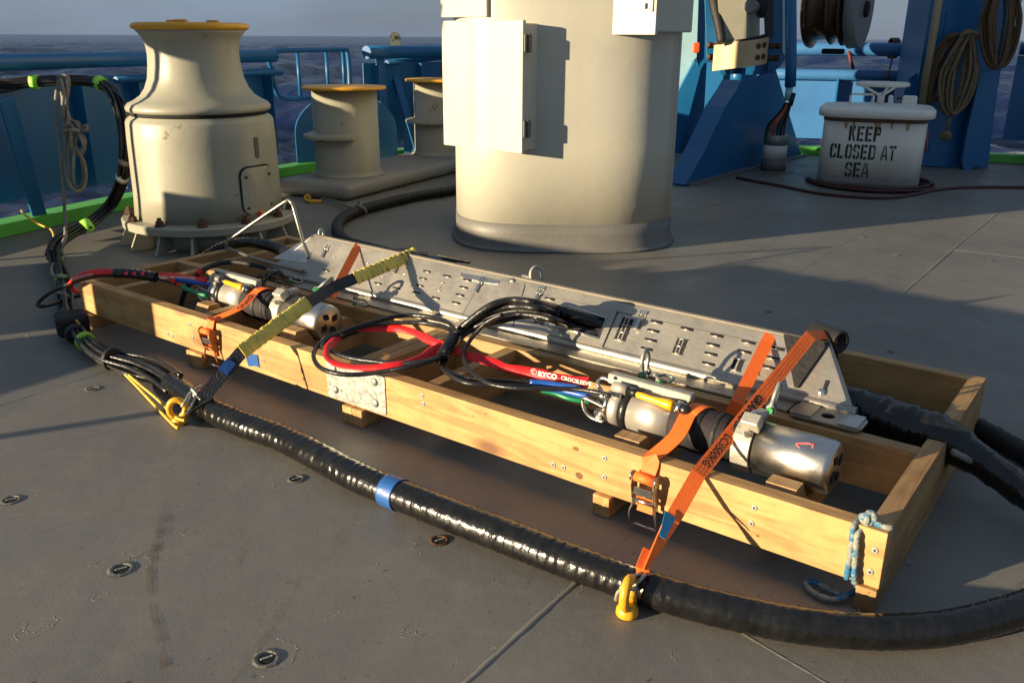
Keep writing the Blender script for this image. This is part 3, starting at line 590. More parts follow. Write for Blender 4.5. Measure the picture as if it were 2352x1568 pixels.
# ================================================================== CRANE PEDESTAL
pc = V((.32, 5.72, 0)); t = thing('crane_pedestal', 'massive cream painted steel column with grey skirting in the middle of the deck', 'column', pc)
def srect(c, a, b, z, n=96, p=3.4, rot=0.0):
    out = []
    for k in range(n):
        th = 2*math.pi*k/n; ct, st_ = math.cos(th), math.sin(th)
        x = a*math.copysign(abs(ct)**(2/p), ct); y = b*math.copysign(abs(st_)**(2/p), st_)
        out.append(c+V((x*math.cos(rot)-y*math.sin(rot), x*math.sin(rot)+y*math.cos(rot), z)))
    return out
mb = MB(); mb.rings([srect(pc, .683, .70, z) for z in (.165, .6, 1.2, 2.0, 3.2)], True, True, True, True); mb.make('shaft', CREAM, t)
mb = MB(); mb.rings([srect(pc, .683+q, .70+q, z) for q, z in ((.03, .004), (.014, .014), (.006, .03), (.004, .10), (.003, .166))], True, True, True, True); mb.make('skirting', DGREY, t)
mb = MB(); mb.tube([pc+V((.62, -.52, z)) for z in (.17, 1, 2, 3)], .0035, 6); mb.make('weld_line', CREAM, t)
# lockers on the column
def locker(label, A, B, z0, z1, depth, nm='electrical_cabinet', lid=.025):
    A, B = V(A), V(B); d = (B-A); d.z = 0; Lg = d.length; d.normalize(); inn = V((-d.y, d.x, 0)); mid = (A+B)/2
    t = thing(nm, label, 'cabinet', V((mid.x, mid.y, z0)))
    R = Matrix((d, inn, UP)).transposed(); zc = (z0+z1)/2
    mb = MB(); mb.box(V((mid.x, mid.y, zc))+inn*(depth/2+lid), (Lg-.03, depth, z1-z0-.03), R, .008, 2); mb.make('case', CREAM, t)
    mb = MB(); mb.box(V((mid.x, mid.y, zc))+inn*lid/2, (Lg, lid, z1-z0), R, .004, 2); mb.make('door', CREAM, t)
    return t, d, inn
A = V((-.4185, 5.322, 0)); B = V((.0484, 4.910, 0))
t, d, inn = locker('large cream cabinet with two dark hinges on the sunlit left face of the column', A, B, .586, 1.286, .12)
for z in (1.17, .72):
    c = B+inn*.035+d*.006+V((0, 0, z)); mb = MB(); mb.box(c, (.012, .06, .095), Matrix((d, inn, UP)).transposed(), .004); mb.box(c+d*.008, (.012, .018, .10), Matrix((d, inn, UP)).transposed(), .003); mb.make('hinge', mat('grey_hinge', (.12, .12, .11), .4, metal=.3), t)
mb = MB(); m_ = (A+B)/2+inn*.21; mb.box(V((m_.x, m_.y, .95)), (.3, .12, .3), Matrix((d, inn, UP)).transposed()); mb.make('bracket', CREAM, t)
t, d, inn = locker('cream cabinet with a toggle latch at the top right of the column', V((.53, 5.03, 0)), V((.745, 4.86, 0)), 1.215, 2.0, .42)
c = V((.69, 4.86, 1.29))-inn*.0; mb = MB(); R = Matrix((d, inn, UP)).transposed()
mb.box(V((.655, 4.931, 1.36))-inn*.012, (.11, .012, .03), R, .003); mb.make('toggle_latch', STEEL, t)
mb = MB(); mb.box(V((.72, 4.88, 1.36))-inn*.006, (.03, .01, .06), R, .003); mb.make('latch_plate', CREAM, t)
t, d, inn = locker('narrow cream cabinet corner at the top left of the column', V((-.42, 5.30, 0)), V((-.15, 5.06, 0)), 1.303, 2.0, .1)
# ================================================================== HYDRAULIC DAVIT (right of the column)
w0, w1 = at(1571, 427), at(1841, 358); wd_ = (w1-w0).normalized(); wn = V((-wd_.y, wd_.x, 0))
t = thing('davit_bracket', 'tall blue steel davit foot with a sloping front flange, right of the column', 'davit', (w0+w1)/2)
wp = lambda x, y: onplane(x, y, w0, wn)
mb = MB(); mb.prism([V((w0.x, w0.y, .005)), wp(1660, 247), wp(1686, 208), wp(1700, 186), wp(1783, 163), V((w1.x, w1.y, .005))], wn*.02); mb.make('web_plate', BLUE, t)
fl = [V((w0.x, w0.y, .01))-wd_*.03, wp(1612, 345), wp(1658, 247), wp(1684, 208), wp(1696, 186)]
mb = MB(); mb.ribbon([p+wn*.06-wn.cross(UP)*0 for p in fl], wn, .19, .02); mb.make('front_flange', BLUE, t)
mb = MB(); bar(mb, w0+V((0, 0, .012)), w1+V((0, 0, .012)), .12, .02); mb.make('foot_plate', DGREY, t)
Yd = 8.75
def poly(name, pts, Y, th, m, par, dy=V((0, 1, 0))):
    mb = MB(); mb.prism([atY(x, y, Y) for x, y in pts], dy*th); return mb.make(name, m, par)
poly('side_plate', [(1612, -60), (1636, -60), (1640, 60), (1652, 100), (1655, 172), (1652, 156), (1624, 130), (1620, 9)], Yd, .03, BLUE, t)
poly('back_plate', [(1655, 88), (1790, 80), (1790, 150), (1776, 172), (1655, 172)], Yd+.06, .03, BLUE, t)
poly('side_plate', [(1764, -60), (1808, -60), (1806, 134), (1788, 158), (1764, 165)], Yd, .03, BLUE, t)
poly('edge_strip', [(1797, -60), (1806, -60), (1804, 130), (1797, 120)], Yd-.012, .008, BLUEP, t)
poly('channel', [(1752, -60), (1775, -60), (1777, 86), (1758, 86)], Yd-.03, .025, mat('dark_channel', (.05, .045, .035), .6), t)
mb = MB(); p = atY(1688, 180, Yd); mb.cyl(p+V((0, -.1, -.06)), p+V((0, -.1, .1)), .07, n=20); mb.make('pivot_boss', BLUE, t)
for x, y in ((1637, 104), (1638, 131), (1779, 106), (1775, 134)):
    p = atY(x, y, Yd-.01); mb = MB(); mb.cyl(p-cR*.045, p+cR*.045, .018, n=6); mb.cyl(p-cR*.055, p-cR*.02, .028, n=6); mb.cyl(p+cR*.02, p+cR*.055, .028, n=6); mb.make('bolt', RUST, t)
# cream ram housing with its collar
Yr = 8.45; t = thing('ram_housing', 'cream steel ram housing hanging in the blue davit with a scorched beige collar', 'hydraulic ram', atY(1700, 165, Yr))
a0, a1 = atY(1644, -80, Yr), atY(1650, 100, Yr); b0, b1_ = atY(1720, -80, Yr), atY(1720, 98, Yr)
mb = MB(); mb.prism([a0, b0, b1_, a1], V((.18, .30, 0))); mb.make('housing', GCREAM, t)
poly('raised_panel', [(1648, -80), (1716, -80), (1714, 90), (1652, 92)], Yr-.02, .018, GCREAM, t)
mb = MB(); c = atY(1690, 104, Yr+.12); mb.lathe_dir(c+V((0, 0, -.05)), c+V((0, 0, .05)), [(0, .16), (.07, .17), (.1, .15)], 24); mb.make('neck', GCREAM, t)
c = atY(1700, 112, Yr+.2); n = 22; R = []
def collar(name, m, r0, r1, z0, z1, a0, a1):
    mb = MB(); R = []
    for k in range(n+1):
        a = math.radians(a0+(a1-a0)*k/n); d = V((math.cos(a), math.sin(a), 0)); zz = .10*(math.sin(math.radians(90+ (a0+(a1-a0)*k/n)-262)))*0 + .0006*(a0+(a1-a0)*k/n-200)
        R.append([c+d*r0+V((0, 0, z0+zz)), c+d*r1+V((0, 0, z0+zz)), c+d*r1+V((0, 0, z1+zz)), c+d*r0+V((0, 0, z1+zz))])
    mb.rings(R, True, True, True, False); return mb.make(name, m, t)
cl = collar('collar', BEIGE, .255, .275, -.20, .03, 196, 322)
collar('rubber_pad', MATTEB, .20, .254, -.17, .05, 190, 330)
for zz in (.0, -.10):
    for a in (292, 306):
        d = V((math.cos(math.radians(a)), math.sin(math.radians(a)), 0)); mb = MB(); p = c+d*.27+V((0, 0, zz-.03+.0006*(a-200))); mb.cyl(p, p+d*.012, .026, n=12); mb.make('bolt_hole', RUST, cl)
mb = MB(); mb.tube(spl([atY(1632, -80, 8.5), atY(1640, 0, 8.5), atY(1652, 60, 8.45), atY(1658, 100, 8.4)], .05), lambda i, m: .07-.035*i/m, 12); mb.make('hose', MATTEB, t)
mb = MB(); p = atY(1732, 16, Yr+.1); mb.cyl(p, p+V((-.08, -.16, 0)), .055, n=18); mb.make('spigot', GREY, t)
mb = MB(); p = atY(1735, -10, Yr+.3); mb.lathe_dir(p+V((0, .03, 0)), p+V((.12, -.03, 0)), [(0, .16), (.03, .2), (.1, .2), (.13, .16)], 24); mb.make('round_cover', mat('dark_cover', (.03, .03, .035), .5), t)
# conduit pipe with loose wires, and the deck gland below
t = thing('conduit_pipe', 'blue conduit pipe with bare coloured wires running into the deck gland', 'pipe', atY(1815, 240, 8.35))
mb = MB(); mb.tube([atY(1816, -80, 8.35), atY(1817, 150, 8.35), atY(1815, 200, 8.35)], .05, 16); mb.make('pipe', BLUE, t)
mb = MB(); mb.tube([atY(1814, 195, 8.35), atY(1809, 232, 8.35)], .033, 14); mb.make('pipe_end', BLUEP, t)
mb = MB(); mb.tube([atY(1823, 215, 8.33), atY(1815, 243, 8.3)], .022, 10); mb.make('black_tie', MATTEB, t)
gl = at(1775, 392); WC = [DARK, RUST, mat('pink_wire', (.4, .12, .1), .5), ORF, ROPE, DARK, mat('brown_wire', (.15, .05, .03), .5)]
for k in range(9):
    o = (k-4)*.011; p = [atY(1811, 236, 8.35)+V((o*.6, 0, 0)), atY(1800, 262, 8.37)+V((o, 0, .01)), atY(1783, 288, 8.37)+V((o*1.8, 0, 0)), gl+V((o*2-.02, .02*math.sin(k*2), .30))]
    mb = MB(); mb.tube(spl(p, .03), .0085, 6); mb.make('wire', WC[k % 7], t)
t = thing('deck_gland', 'short white pipe stub with a grey steel collar where the wires enter the deck', 'pipe', gl)
mb = MB(); mb.cyl(gl+V((0, 0, .003)), gl+V((0, 0, .115)), .118, n=28); mb.make('grey_base', DGREY, t)
mb = MB(); mb.cyl(gl+V((0, 0, .116)), gl+V((0, 0, .245)), .112, n=28); mb.make('white_pipe', WHITE, t)
mb = MB(); mb.lathe_dir(gl+V((0, 0, .246)), gl+V((0, 0, .34)), [(0, .106), (.002, .112), (.085, .112), (.095, .1), (.094, .07), (.05, .06)], 28); mb.make('steel_collar', ZINC, t)
mb = MB(); mb.lathe_dir(gl+V((0, 0, .002)), gl+V((0, 0, .01)), [(0, .2), (.005, .19)], 28); mb.make('weld_ring', DECKM, t)
# pale bracket behind the column
t = thing('frame_post', 'pale blue post with a blue gusset seen close beside the right edge of the column', 'post', atY(1580, 340, 9.6))
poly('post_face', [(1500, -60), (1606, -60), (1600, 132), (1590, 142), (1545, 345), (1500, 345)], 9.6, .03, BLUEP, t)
poly('gusset', [(1596, 140), (1608, 168), (1560, 352), (1500, 352), (1548, 230)], 9.5, .08, BLUE, t)
poly('side_web', [(1608, -60), (1628, -60), (1630, 40), (1622, 170), (1612, 352), (1560, 352), (1608, 168), (1600, 132)], 9.64, .03, BLUE, t)
mb = MB(); p = atY(1619, 20, 9.5); mb.box(p+V((-.06, 0, -.38)), (.07, .05, .10), bevel=.01); mb.make('orange_fitting', ORF, t)

# ================================================================== SHEAVE BLOCK
sc_ = atY(1912, 30, 8.9)+V((0, 0, .07)); ax = V((.84, -.545, 0)); t = thing('sheave_block', 'rusty grooved sheave wheel hanging above the stern rail in a grey side plate', 'pulley', sc_-V((0, 0, .4)))
mb = MB(); p0 = sc_-ax*.2
mb.lathe_dir(p0, p0+ax, [(0, .33), (.0, .385), (.03, .395), (.045, .37), (.06, .32), (.17, .31), (.2, .335), (.22, .36), (.235, .31), (.30, .30), (.325, .37), (.345, .365), (.37, .31)], 56); mb.make('wheel', GREASE, t)
q0 = sc_+ax*.19; mb = MB(); mb.lathe_dir(q0, q0+ax, [(0, .36), (.0, .395), (.10, .385), (.105, .37)], 56); mb.make('side_plate', GREY, t)
mb = MB(); q = q0+ax*.106+V((0, 0, -.04)); mb.lathe_dir(q, q+ax, [(0, .075), (.03, .07)], 6, False); mb.make('axle_nut', DARK, t)
mb = MB(); mb.box(sc_+ax*.05+V((0, 0, -.42)), (.2, .1, .05), Matrix.Rotation(-.57, 3, 'Z'), .01); mb.make('keeper', DARK, t)
mb = MB(); mb.box(sc_+ax*.05+V((0, 0, .75)), (.3, .16, .8), Matrix.Rotation(-.57, 3, 'Z'), .02); mb.make('hanger', BLUE, t)

# ================================================================== GANTRY LEG
t = thing('gantry_leg', 'leaning dark blue box-section gantry leg hung with brown rope coils', 'gantry', at(2180, 395))
Yg = 8.75
poly('column_box', [(2158, -120), (2372, -120), (2322, 40), (2292, 200), (2268, 392), (2090, 378), (2100, 235), (2108, 190)], Yg, .5, BLUE, t)
poly('front_flange', [(2252, 166), (2290, 164), (2296, 188), (2264, 300), (2246, 372), (2228, 396), (2214, 390), (2210, 372), (2222, 300), (2246, 195)], Yg-.16, .05, BLUE, t)
poly('rib', [(2250, 180), (2290, 180), (2262, 380), (2222, 385)], Yg-.11, .1, BLUE, t)
poly('left_gusset', [(2066, 238), (2088, 180), (2110, 165), (2104, 238)], Yg+.05, .03, BLUE, t)
for q in ([(2166, 86), (2176, 30), (2268, 32), (2258, 88)], [(2152, 216), (2156, 150), (2182, 146), (2172, 232)], [(2134, 352), (2138, 330), (2232, 334), (2236, 300), (2242, 300), (2236, 352)]):
    poly('cover_plate', q, Yg-.012, .01, BLUE, t)
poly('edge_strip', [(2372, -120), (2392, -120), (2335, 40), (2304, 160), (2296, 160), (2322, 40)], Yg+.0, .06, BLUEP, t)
mb = MB(); bar(mb, at(2075, 378), at(2268, 408), .1, .012); mb.make('foot_plate', DGREY, t)
t = tag(MB().cyl(atY(2176, -120, 8.6), atY(2114, 262, 8.6), .034, n=14).make('boathook_pole', TAN), 'thin tan pole leaning against the left edge of the gantry leg', 'pole')
def coil(label, top, bot, w, n, Y, m, r=.014, group=None, knob=False, shear=0):
    T, B = atY(*top, Y), atY(*bot, Y); t = thing('rope_coil', label, 'rope coil', B, group); H = (T-B)
    for k in range(n):
        f = (k+.5)/n*2-1; mb = MB(); P = []; ww = w*(abs(f)*.75+.25); bo = random.uniform(0, .10); yy = random.uniform(-.05, .03)
        for j in range(24):
            a = 2*math.pi*j/24; s_, c_ = math.sin(a), math.cos(a)
            wd = ww*(.35+.65*(1-max(0, c_))**.8)
            P.append(B+H*(.5+.5*c_*(1-.02*k/n))+V((wd*s_*.5+f*.02, yy+.012*math.sin(3*a+k), -bo*max(0, -c_)*.5+bo*.4))+V((shear*(1-c_)*.5, 0, 0)))
        mb.tube(spl(P, .04, True), r, 6, loop=True); mb.make('rope_turn', m, t)
    mb = MB(); p = T+V((0, -.06, -.02)); mb.tube([p+V((math.cos(a)*.07, -.03*math.sin(a), math.sin(a)*.035)) for a in [2*math.pi*j/14 for j in range(14)]], r, 6, loop=True); mb.make('lashing', m, t)
    if knob:
        mb = MB(); q = B+V((-.02, -.03, -.16)); mb.tube([B+V((0, -.02, 0)), q], r, 6); mb.make('tail', m, t)
        mb = MB(); bmesh.ops.create_uvsphere(mb.bm, u_segments=14, v_segments=9, radius=.052, matrix=Matrix.Translation(q+V((0, 0, -.04)))); [setattr(f, 'smooth', True) for f in mb.bm.faces]; mb.make('monkey_fist', m, t)
    return t
LC = mat('light_brown_rope', (.17, .125, .07), .85, var=.3, scale=30, bump=.5, bscale=100)
coil('long brown rope coil with a round knot hanging down the gantry leg', (2222, 78), (2182, 262), .34, 11, 8.50, LC, .015, 'rope coils on the gantry leg', True)
coil('darker brown rope coil half hidden behind the light brown one', (2190, 84), (2160, 232), .26, 8, 8.62, BROPE, .015, 'rope coils on the gantry leg', shear=-.1)
coil('thick dark rope coil at the top right, hanging from above the frame', (2308, -70), (2288, 156), .34, 13, 8.42, BROPE, .015, 'rope coils on the gantry leg')
t = thing('rope_tie', 'brown cord lashings knotted on the blue stern rail left of the gantry leg', 'cord', atY(2070, 150, 9.3))
for x in (2052, 2086):
    for k in range(4):
        p = atY(x+k*4-6, 111, 9.60); mb = MB(); mb.tube([p+V((0, math.cos(a)*.095, math.sin(a)*.095)) for a in [2*math.pi*j/14 for j in range(14)]], .012, 6, loop=True); mb.make('lashing', BROPE, t)
    mb = MB(); mb.tube(spl([atY(x, 120, 9.5), atY(x-6, 150, 9.45), atY(x-16, 190, 9.4)], .05), .01, 6); mb.make('tail', BROPE, t)
t = tag(MB().tube([atY(1948, 118, 9.6), atY(1960, 160, 9.55)], .018, 8).make('rope_end', mat('dark_red_rope', (.12, .03, .03), .8)), 'short dark red rope hanging between the two stern rails', 'rope')
t = tag(MB().tube(spl([atY(2130, 300, 8.6), atY(2128, 340, 8.6), at(2118, 360, .05), at(2108, 368, .02)], .03), lambda i, m: .008 if i < m*.45 else .03, 8).make('orange_line', ORF), 'thin line with an orange end hanging behind the white hatch', 'line')

# ================================================================== WHITE HATCH
hc = V((3.12, 7.70, 0)); HR = math.radians(-22)
t = thing('deck_hatch', 'white raised deck hatch stencilled KEEP CLOSED AT SEA with a handwheel on its lid', 'hatch', hc)
mb = MB(); mb.rings([srect(hc, .41, .41, z, 72, 4.6, HR) for z in (.105, .35, .585)]); mb.make('coaming', WHITE, t)
mb = MB(); mb.rings([srect(hc, .413, .413, z, 72, 4.6, HR) for z in (.003, .1045)]); mb.make('grey_base', DGREY, t)
mb = MB(); mb.rings([srect(hc, .46-q, .46-q, z, 72, 4.2, HR) for q, z in ((.012, .587), (0, .592), (0, .645), (.02, .66), (.25, .675))]); lid = mb.make('lid', WHITE, t)
mb = MB(); mb.rings([srect(hc, .415, .415, z, 72, 4.6, HR) for z in (.555, .586)]); mb.make('rusty_gap', mat('rusty_edge', (.12, .08, .05), .7, var=.4, scale=20), t)
Rz = Matrix.Rotation(HR, 3, 'Z'); hx, hy = Rz @ V((1, 0, 0)), Rz @ V((0, 1, 0))
wc = hc+hx*.02+hy*.02+V((0, 0, .84))
mb = MB(); mb.tube([wc+V((math.cos(a)*.20, math.sin(a)*.20, 0)) for a in [2*math.pi*j/36 for j in range(36)]], .017, 10, loop=True); wh = mb.make('handwheel', WHITE, t)
for k in range(3):
    a = k*2.094+.4; mb = MB(); mb.tube([wc+V((0, 0, -.1)), wc+V((math.cos(a)*.10, math.sin(a)*.10, -.05)), wc+V((math.cos(a)*.195, math.sin(a)*.195, -.002))], .011, 8); mb.make('spoke', WHITE, wh)
mb = MB(); mb.cyl(wc+V((0, 0, -.17)), wc+V((0, 0, -.07)), .028, n=16); mb.make('spindle', WHITE, wh)
h0 = hc-hx*.22-hy*.12+V((0, 0, .67)); mb = MB(); mb.tube([h0, h0+V((0, 0, .075)), h0+V((0, 0, .09))+hx*.012, h0+hx*.17+V((0, 0, .09)), h0+hx*.182+V((0, 0, .078)), h0+hx*.182], .0095, 8); mb.make('grab_handle', WHITE, lid)
for dx in (.12, .30):
    p = hc+hx*dx*.85+hy*.26+V((0, 0, .70)); mb = MB(); mb.box(p, (.12 if dx > .2 else .04, .05, .08), Rz, .012); mb.make('hinge', WHITE, lid)
mb = MB(); mb.cyl(hc+hx*.15+hy*.26+V((0, 0, .715)), hc+hx*.21+hy*.26+V((0, 0, .715)), .012, n=8); mb.make('hinge_pin', RUST, lid)
# stencil lettering
s = .34
GL = {'K': [[(0, 0), (s, 0), (s, 1), (0, 1)], [(s+.08, .56), (.72, 1), (1, 1), (s+.2, .5)], [(s+.14, .5), (.72, 0), (1, 0), (s+.3, .56)]],
 'E': [[(0, 0), (s, 0), (s, 1), (0, 1)], [(s+.1, .84), (.95, .84), (.95, 1), (s+.1, 1)], [(s+.1, .43), (.85, .43), (.85, .58), (s+.1, .58)], [(s+.1, 0), (.95, 0), (.95, .16), (s+.1, .16)]],
 'P': [[(0, 0), (s, 0), (s, 1), (0, 1)], [(s+.1, .84), (.7, .84), (.7, 1), (s+.1, 1)], [(.7, .84), (.78, .78), (.98, .84), (.85, 1), (.7, 1)], [(.78, .6), (.98, .56), (.98, .84), (.78, .78)], [(.7, .55), (.85, .42), (.98, .56), (.78, .6)], [(s+.1, .42), (.85, .42), (.7, .56), (s+.1, .56)]],
 'C': [[(0, .2), (s, .26), (s, .74), (0, .8)], [(0, .8), (s, .74), (.42, .85), (.42, 1), (.2, 1)], [(0, .2), (.2, 0), (.42, 0), (.42, .15), (s, .26)], [(.56, 1), (.8, 1), (1, .82), (1, .66), (.8, .66), (.8, .76), (.56, .85)], [(.56, 0), (.8, 0), (1, .18), (1, .34), (.8, .34), (.8, .24), (.56, .15)]],
 'L': [[(0, 0), (s, 0), (s, 1), (0, 1)], [(s+.1, 0), (.9, 0), (.9, .16), (s+.1, .16)]],
 'O': [[(0, .2), (s, .26), (s, .74), (0, .8)], [(0, .8), (s, .74), (.42, .85), (.42, 1), (.2, 1)], [(0, .2), (.2, 0), (.42, 0), (.42, .15), (s, .26)], [(1, .2), (.8, .26), (.8, .74), (1, .8)], [(1, .8), (.8, .74), (.56, .85), (.56, 1), (.8, 1)], [(1, .2), (.8, 0), (.56, 0), (.56, .15), (.8, .26)]],
 'S': [[(.45, .84), (.45, 1), (.2, 1), (0, .82), (.2, .74)], [(0, .82), (0, .64), (.18, .5), (.45, .5), (.24, .66), (.2, .74)], [(.56, 1), (.8, 1), (1, .82), (1, .7), (.8, .7), (.56, .84)], [(.56, .52), (.84, .5), (1, .36), (1, .18), (.8, .26), (.78, .36)], [(1, .18), (.8, 0), (.56, 0), (.56, .16), (.8, .26)], [(.45, 0), (.45, .16), (.2, .3), (0, .3), (0, .18), (.2, 0)]],
 'D': [[(0, 0), (s, 0), (s, 1), (0, 1)], [(s+.1, .84), (.7, .84), (.82, .74), (1, .8), (.82, 1), (s+.1, 1)], [(s+.1, .16), (.7, .16), (.82, .26), (1, .2), (.82, 0), (s+.1, 0)], [(.82, .26), (1, .2), (1, .8), (.82, .74)]],
 'A': [[(-.02, 0), (.2, 0), (.44, .92), (.44, 1), (.34, 1)], [(.56, 1), (.56, .92), (.8, 0), (1.02, 0), (.68, 1)], [(.36, .24), (.64, .24), (.6, .38), (.4, .38)]],
 'T': [[(0, .84), (.45, .84), (.45, 1), (0, 1)], [(.55, .84), (1, .84), (1, 1), (.55, 1)], [(.38, 0), (.62, 0), (.62, .74), (.38, .74)]]}
fp = hc; fn = -hy
hf = lambda x: .411*(1-min(.999, abs(x)/.41)**4.6)**(1/4.6)
def stencil(txt, cx_, zc, w, h, pitch, sp):
    tot = sum(sp if ch == ' ' else pitch for ch in txt)-(pitch-w); x = -tot/2; mb = MB()
    for ch in txt:
        if ch == ' ': x += sp; continue
        for pg in GL[ch]:
            mb.bm.faces.new([mb.bm.verts.new(fp+hx*(cx_+x+px*w)+fn*(hf(cx_+x+px*w)+.004)+V((0, 0, zc-h/2+py*h))) for px, py in pg])
        x += pitch
    mb.make('stencil_word', INK, t)
stencil('KEEP', -.065, .463, .052, .120, .064, .04); stencil('CLOSED AT', -.065, .315, .050, .120, .061, .035); stencil('SEA', -.09, .168, .054, .120, .066, .04)
RS = mat('rust_streak', (.40, .25, .12), .7, var=.3, scale=30)
for cx_, w, h in ((-.22, .02, .06), (.02, .03, .10), (.13, .015, .05), (.25, .02, .06), (-.16, .012, .12)):
    mb = MB(); mb.bm.faces.new([mb.bm.verts.new(fp+hx*(cx_+a*w)+fn*(hf(cx_+a*w)+.002)+V((0, 0, .556-b*h))) for a, b in ((-.9, 0), (1, 0), (.7, .4), (.5, .8), (.1, 1), (-.4, .8), (-.6, .3))]); mb.make('rust_streak', RS, t)
# hose lying round the hatch
t = thing('air_hose', 'thin dark red and green hose coiled round the foot of the white hatch', 'hose', at(2000, 450))
for k in range(5):
    r = .44+.022*k; P = [hc+V((math.cos(a)*(r+.02*math.sin(2*a+k)), math.sin(a)*r-.03, .014+.012*(k % 3))) for a in [math.radians(x) for x in range(165, 395, 12)]]
    mb = MB(); mb.tube(spl(P, .05), .011, 7); mb.make('hose_turn', DHOSE, t)
mb = MB(); mb.tube(spl([at(1692, 408, .014), at(1740, 417, .014), at(1800, 428, .014), at(1870, 442, .014), at(1950, 451, .014), at(2040, 454, .014), at(2100, 446, .014), at(2150, 436, .014), at(2220, 430, .014), at(2352, 430, .014), at(2500, 431, .014)], .05), .013, 8); mb.make('hose_line', DHOSE, t)

# ================================================================== LEFT: cable bundle and rope on the bulwark
def bundle(name, P, n, R, r, m, par, step=.04, twist=.6, seed=1, wob=.25):
    rg = random.Random(seed); C = spl(P, step)
    offs = [(math.sqrt((k+.5)/n)*R, k*2.399+rg.uniform(0, .3)) for k in range(n)]
    for q, ph in offs:
        mb = MB(); pts = []; nrm = V((0, 0, 1)); w1, w2 = rg.uniform(0, 6), rg.uniform(.6, 1.5); s_ = 0
        for i, p in enumerate(C):
            T = (C[min(i+1, len(C)-1)]-C[max(i-1, 0)]).normalized(); nrm = (nrm-T*nrm.dot(T)); nrm = nrm.normalized() if nrm.length > 1e-3 else V((1, 0, 0)); bi = T.cross(nrm)
            if i: s_ += (p-C[i-1]).length
            a = ph+twist*s_; qq = q*(1+wob*math.sin(s_*5*w2+w1)); pts.append(p+nrm*math.cos(a)*qq+bi*math.sin(a)*qq)
        mb.tube(pts, r, 7); mb.make(name, m, par)
    return C
def band(C, i, R, w, m, par, name='tape_band'):
    a, b = C[i], C[min(i+2, len(C)-1)]; d = (b-a).normalized(); mb = MB(); mb.lathe_dir(a-d*w/2, a+d*w/2, [(0, R), (w, R)], 18); return mb.make(name, m, par)
PA = [atY(-60, 196, 5.6), atY(20, 193, 5.62), atY(80, 189, 5.64), atY(150, 186, 5.66), atY(215, 188, 5.68), atY(255, 205, 5.62), atY(279, 250, 5.5), atY(290, 310, 5.4), atY(288, 370, 5.4), atY(278, 420, 5.45), atY(252, 470, 5.55), at(215, 508, .13), at(170, 535, .08), at(135, 560, .06), at(122, 590, .045)]
t = thing('cable_bundle', 'thick black cable bundle taped in green, hung over the left bulwark in a loop', 'cable bundle', at(180, 530))
C = bundle('cable', PA, 12, .032, .0095, BLACKR, t, seed=4)
def near(C, p): return min(range(len(C)), key=lambda i: (C[i]-p).length)
for p, m in ((atY(72, 189, 5.64), GTAPE), (atY(226, 190, 5.67), GTAPE), (atY(289, 360, 5.4), ROPE), (atY(279, 408, 5.44), WHITE), (at(206, 514, .12), GTAPE)): band(C, near(C, p), .043 if m is not WHITE else .041, .045 if m is GTAPE else .03, m, t)
mb = MB(); mb.tube(spl([atY(255, 205, 5.6), atY(285, 232, 5.5), atY(301, 290, 5.4), atY(300, 345, 5.4), atY(292, 400, 5.42)], .04), .008, 7); mb.make('cable', BLACKR, t)
mb = MB(); mb.tube(spl([atY(-60, 220, 5.6), atY(20, 210, 5.6), atY(75, 196, 5.62)], .04), .007, 7); mb.make('cable', BLACKR, t)
t = thing('rope_hank', 'grey rope hank tied over the black cables on the left bulwark', 'rope', atY(170, 440, 5.45))
Yk = 5.5
mb = MB(); mb.tube(spl([atY(x, y, Yk-.05) for x, y in ((137, 176), (132, 200), (128, 240), (134, 300), (140, 370), (146, 440), (149, 500))]+[at(150, 545, .10), at(140, 570, .05), at(148, 590, .03)], .03), .011, 8); mb.make('rope_line', ROPE, t)
loops = [[(132, 178), (150, 173), (158, 185), (156, 215), (150, 240), (152, 270), (165, 290), (178, 300), (182, 285), (172, 280), (162, 300), (158, 340), (156, 400), (165, 432), (182, 436), (196, 420), (196, 385), (180, 350), (168, 320), (163, 290), (148, 255), (143, 220), (138, 190)],
 [(150, 176), (155, 200), (152, 240), (160, 272), (175, 283), (186, 300), (200, 298), (198, 288), (186, 296), (176, 312), (172, 340), (168, 390), (172, 425), (186, 428), (192, 400), (186, 350), (196, 330), (190, 312), (176, 300), (160, 296), (152, 290), (158, 275), (150, 240), (143, 205)],
 [(140, 180), (146, 215), (144, 250), (150, 285), (162, 305), (178, 306), (186, 318), (194, 340), (186, 356), (170, 352), (164, 330), (163, 308), (154, 300), (150, 350), (152, 400), (160, 425), (176, 440), (192, 432), (198, 405), (192, 370), (178, 345)]]
for k, Lp in enumerate(loops):
    mb = MB(); mb.tube(spl([atY(x, y, Yk-.05-.02*k-.03*math.sin(i*1.3)) for i, (x, y) in enumerate(Lp)], .03), .0105, 8); mb.make('rope_loop', ROPE, t)
mb = MB(); mb.tube([atY(164+18*math.cos(a), 303+5*math.sin(a), Yk-.09+.05*math.sin(a)) for a in [2*math.pi*j/16 for j in range(16)]], .01, 8, loop=True); mb.make('rope_frapping', ROPE, t)
t = tag(MB().tube(spl([at(62, 498, .10)+V((-.03, 0, .04)), at(66, 500, .12)+V((0, -.03, .02)), at(92, 516, .07), at(118, 528, .10), at(124, 545, .06), at(135, 590, .03), at(152, 640, .03)], .02), .0065, 6).make('tied_cord', YROPE), 'yellow cord tied round the foot of the stay at the left edge', 'cord')
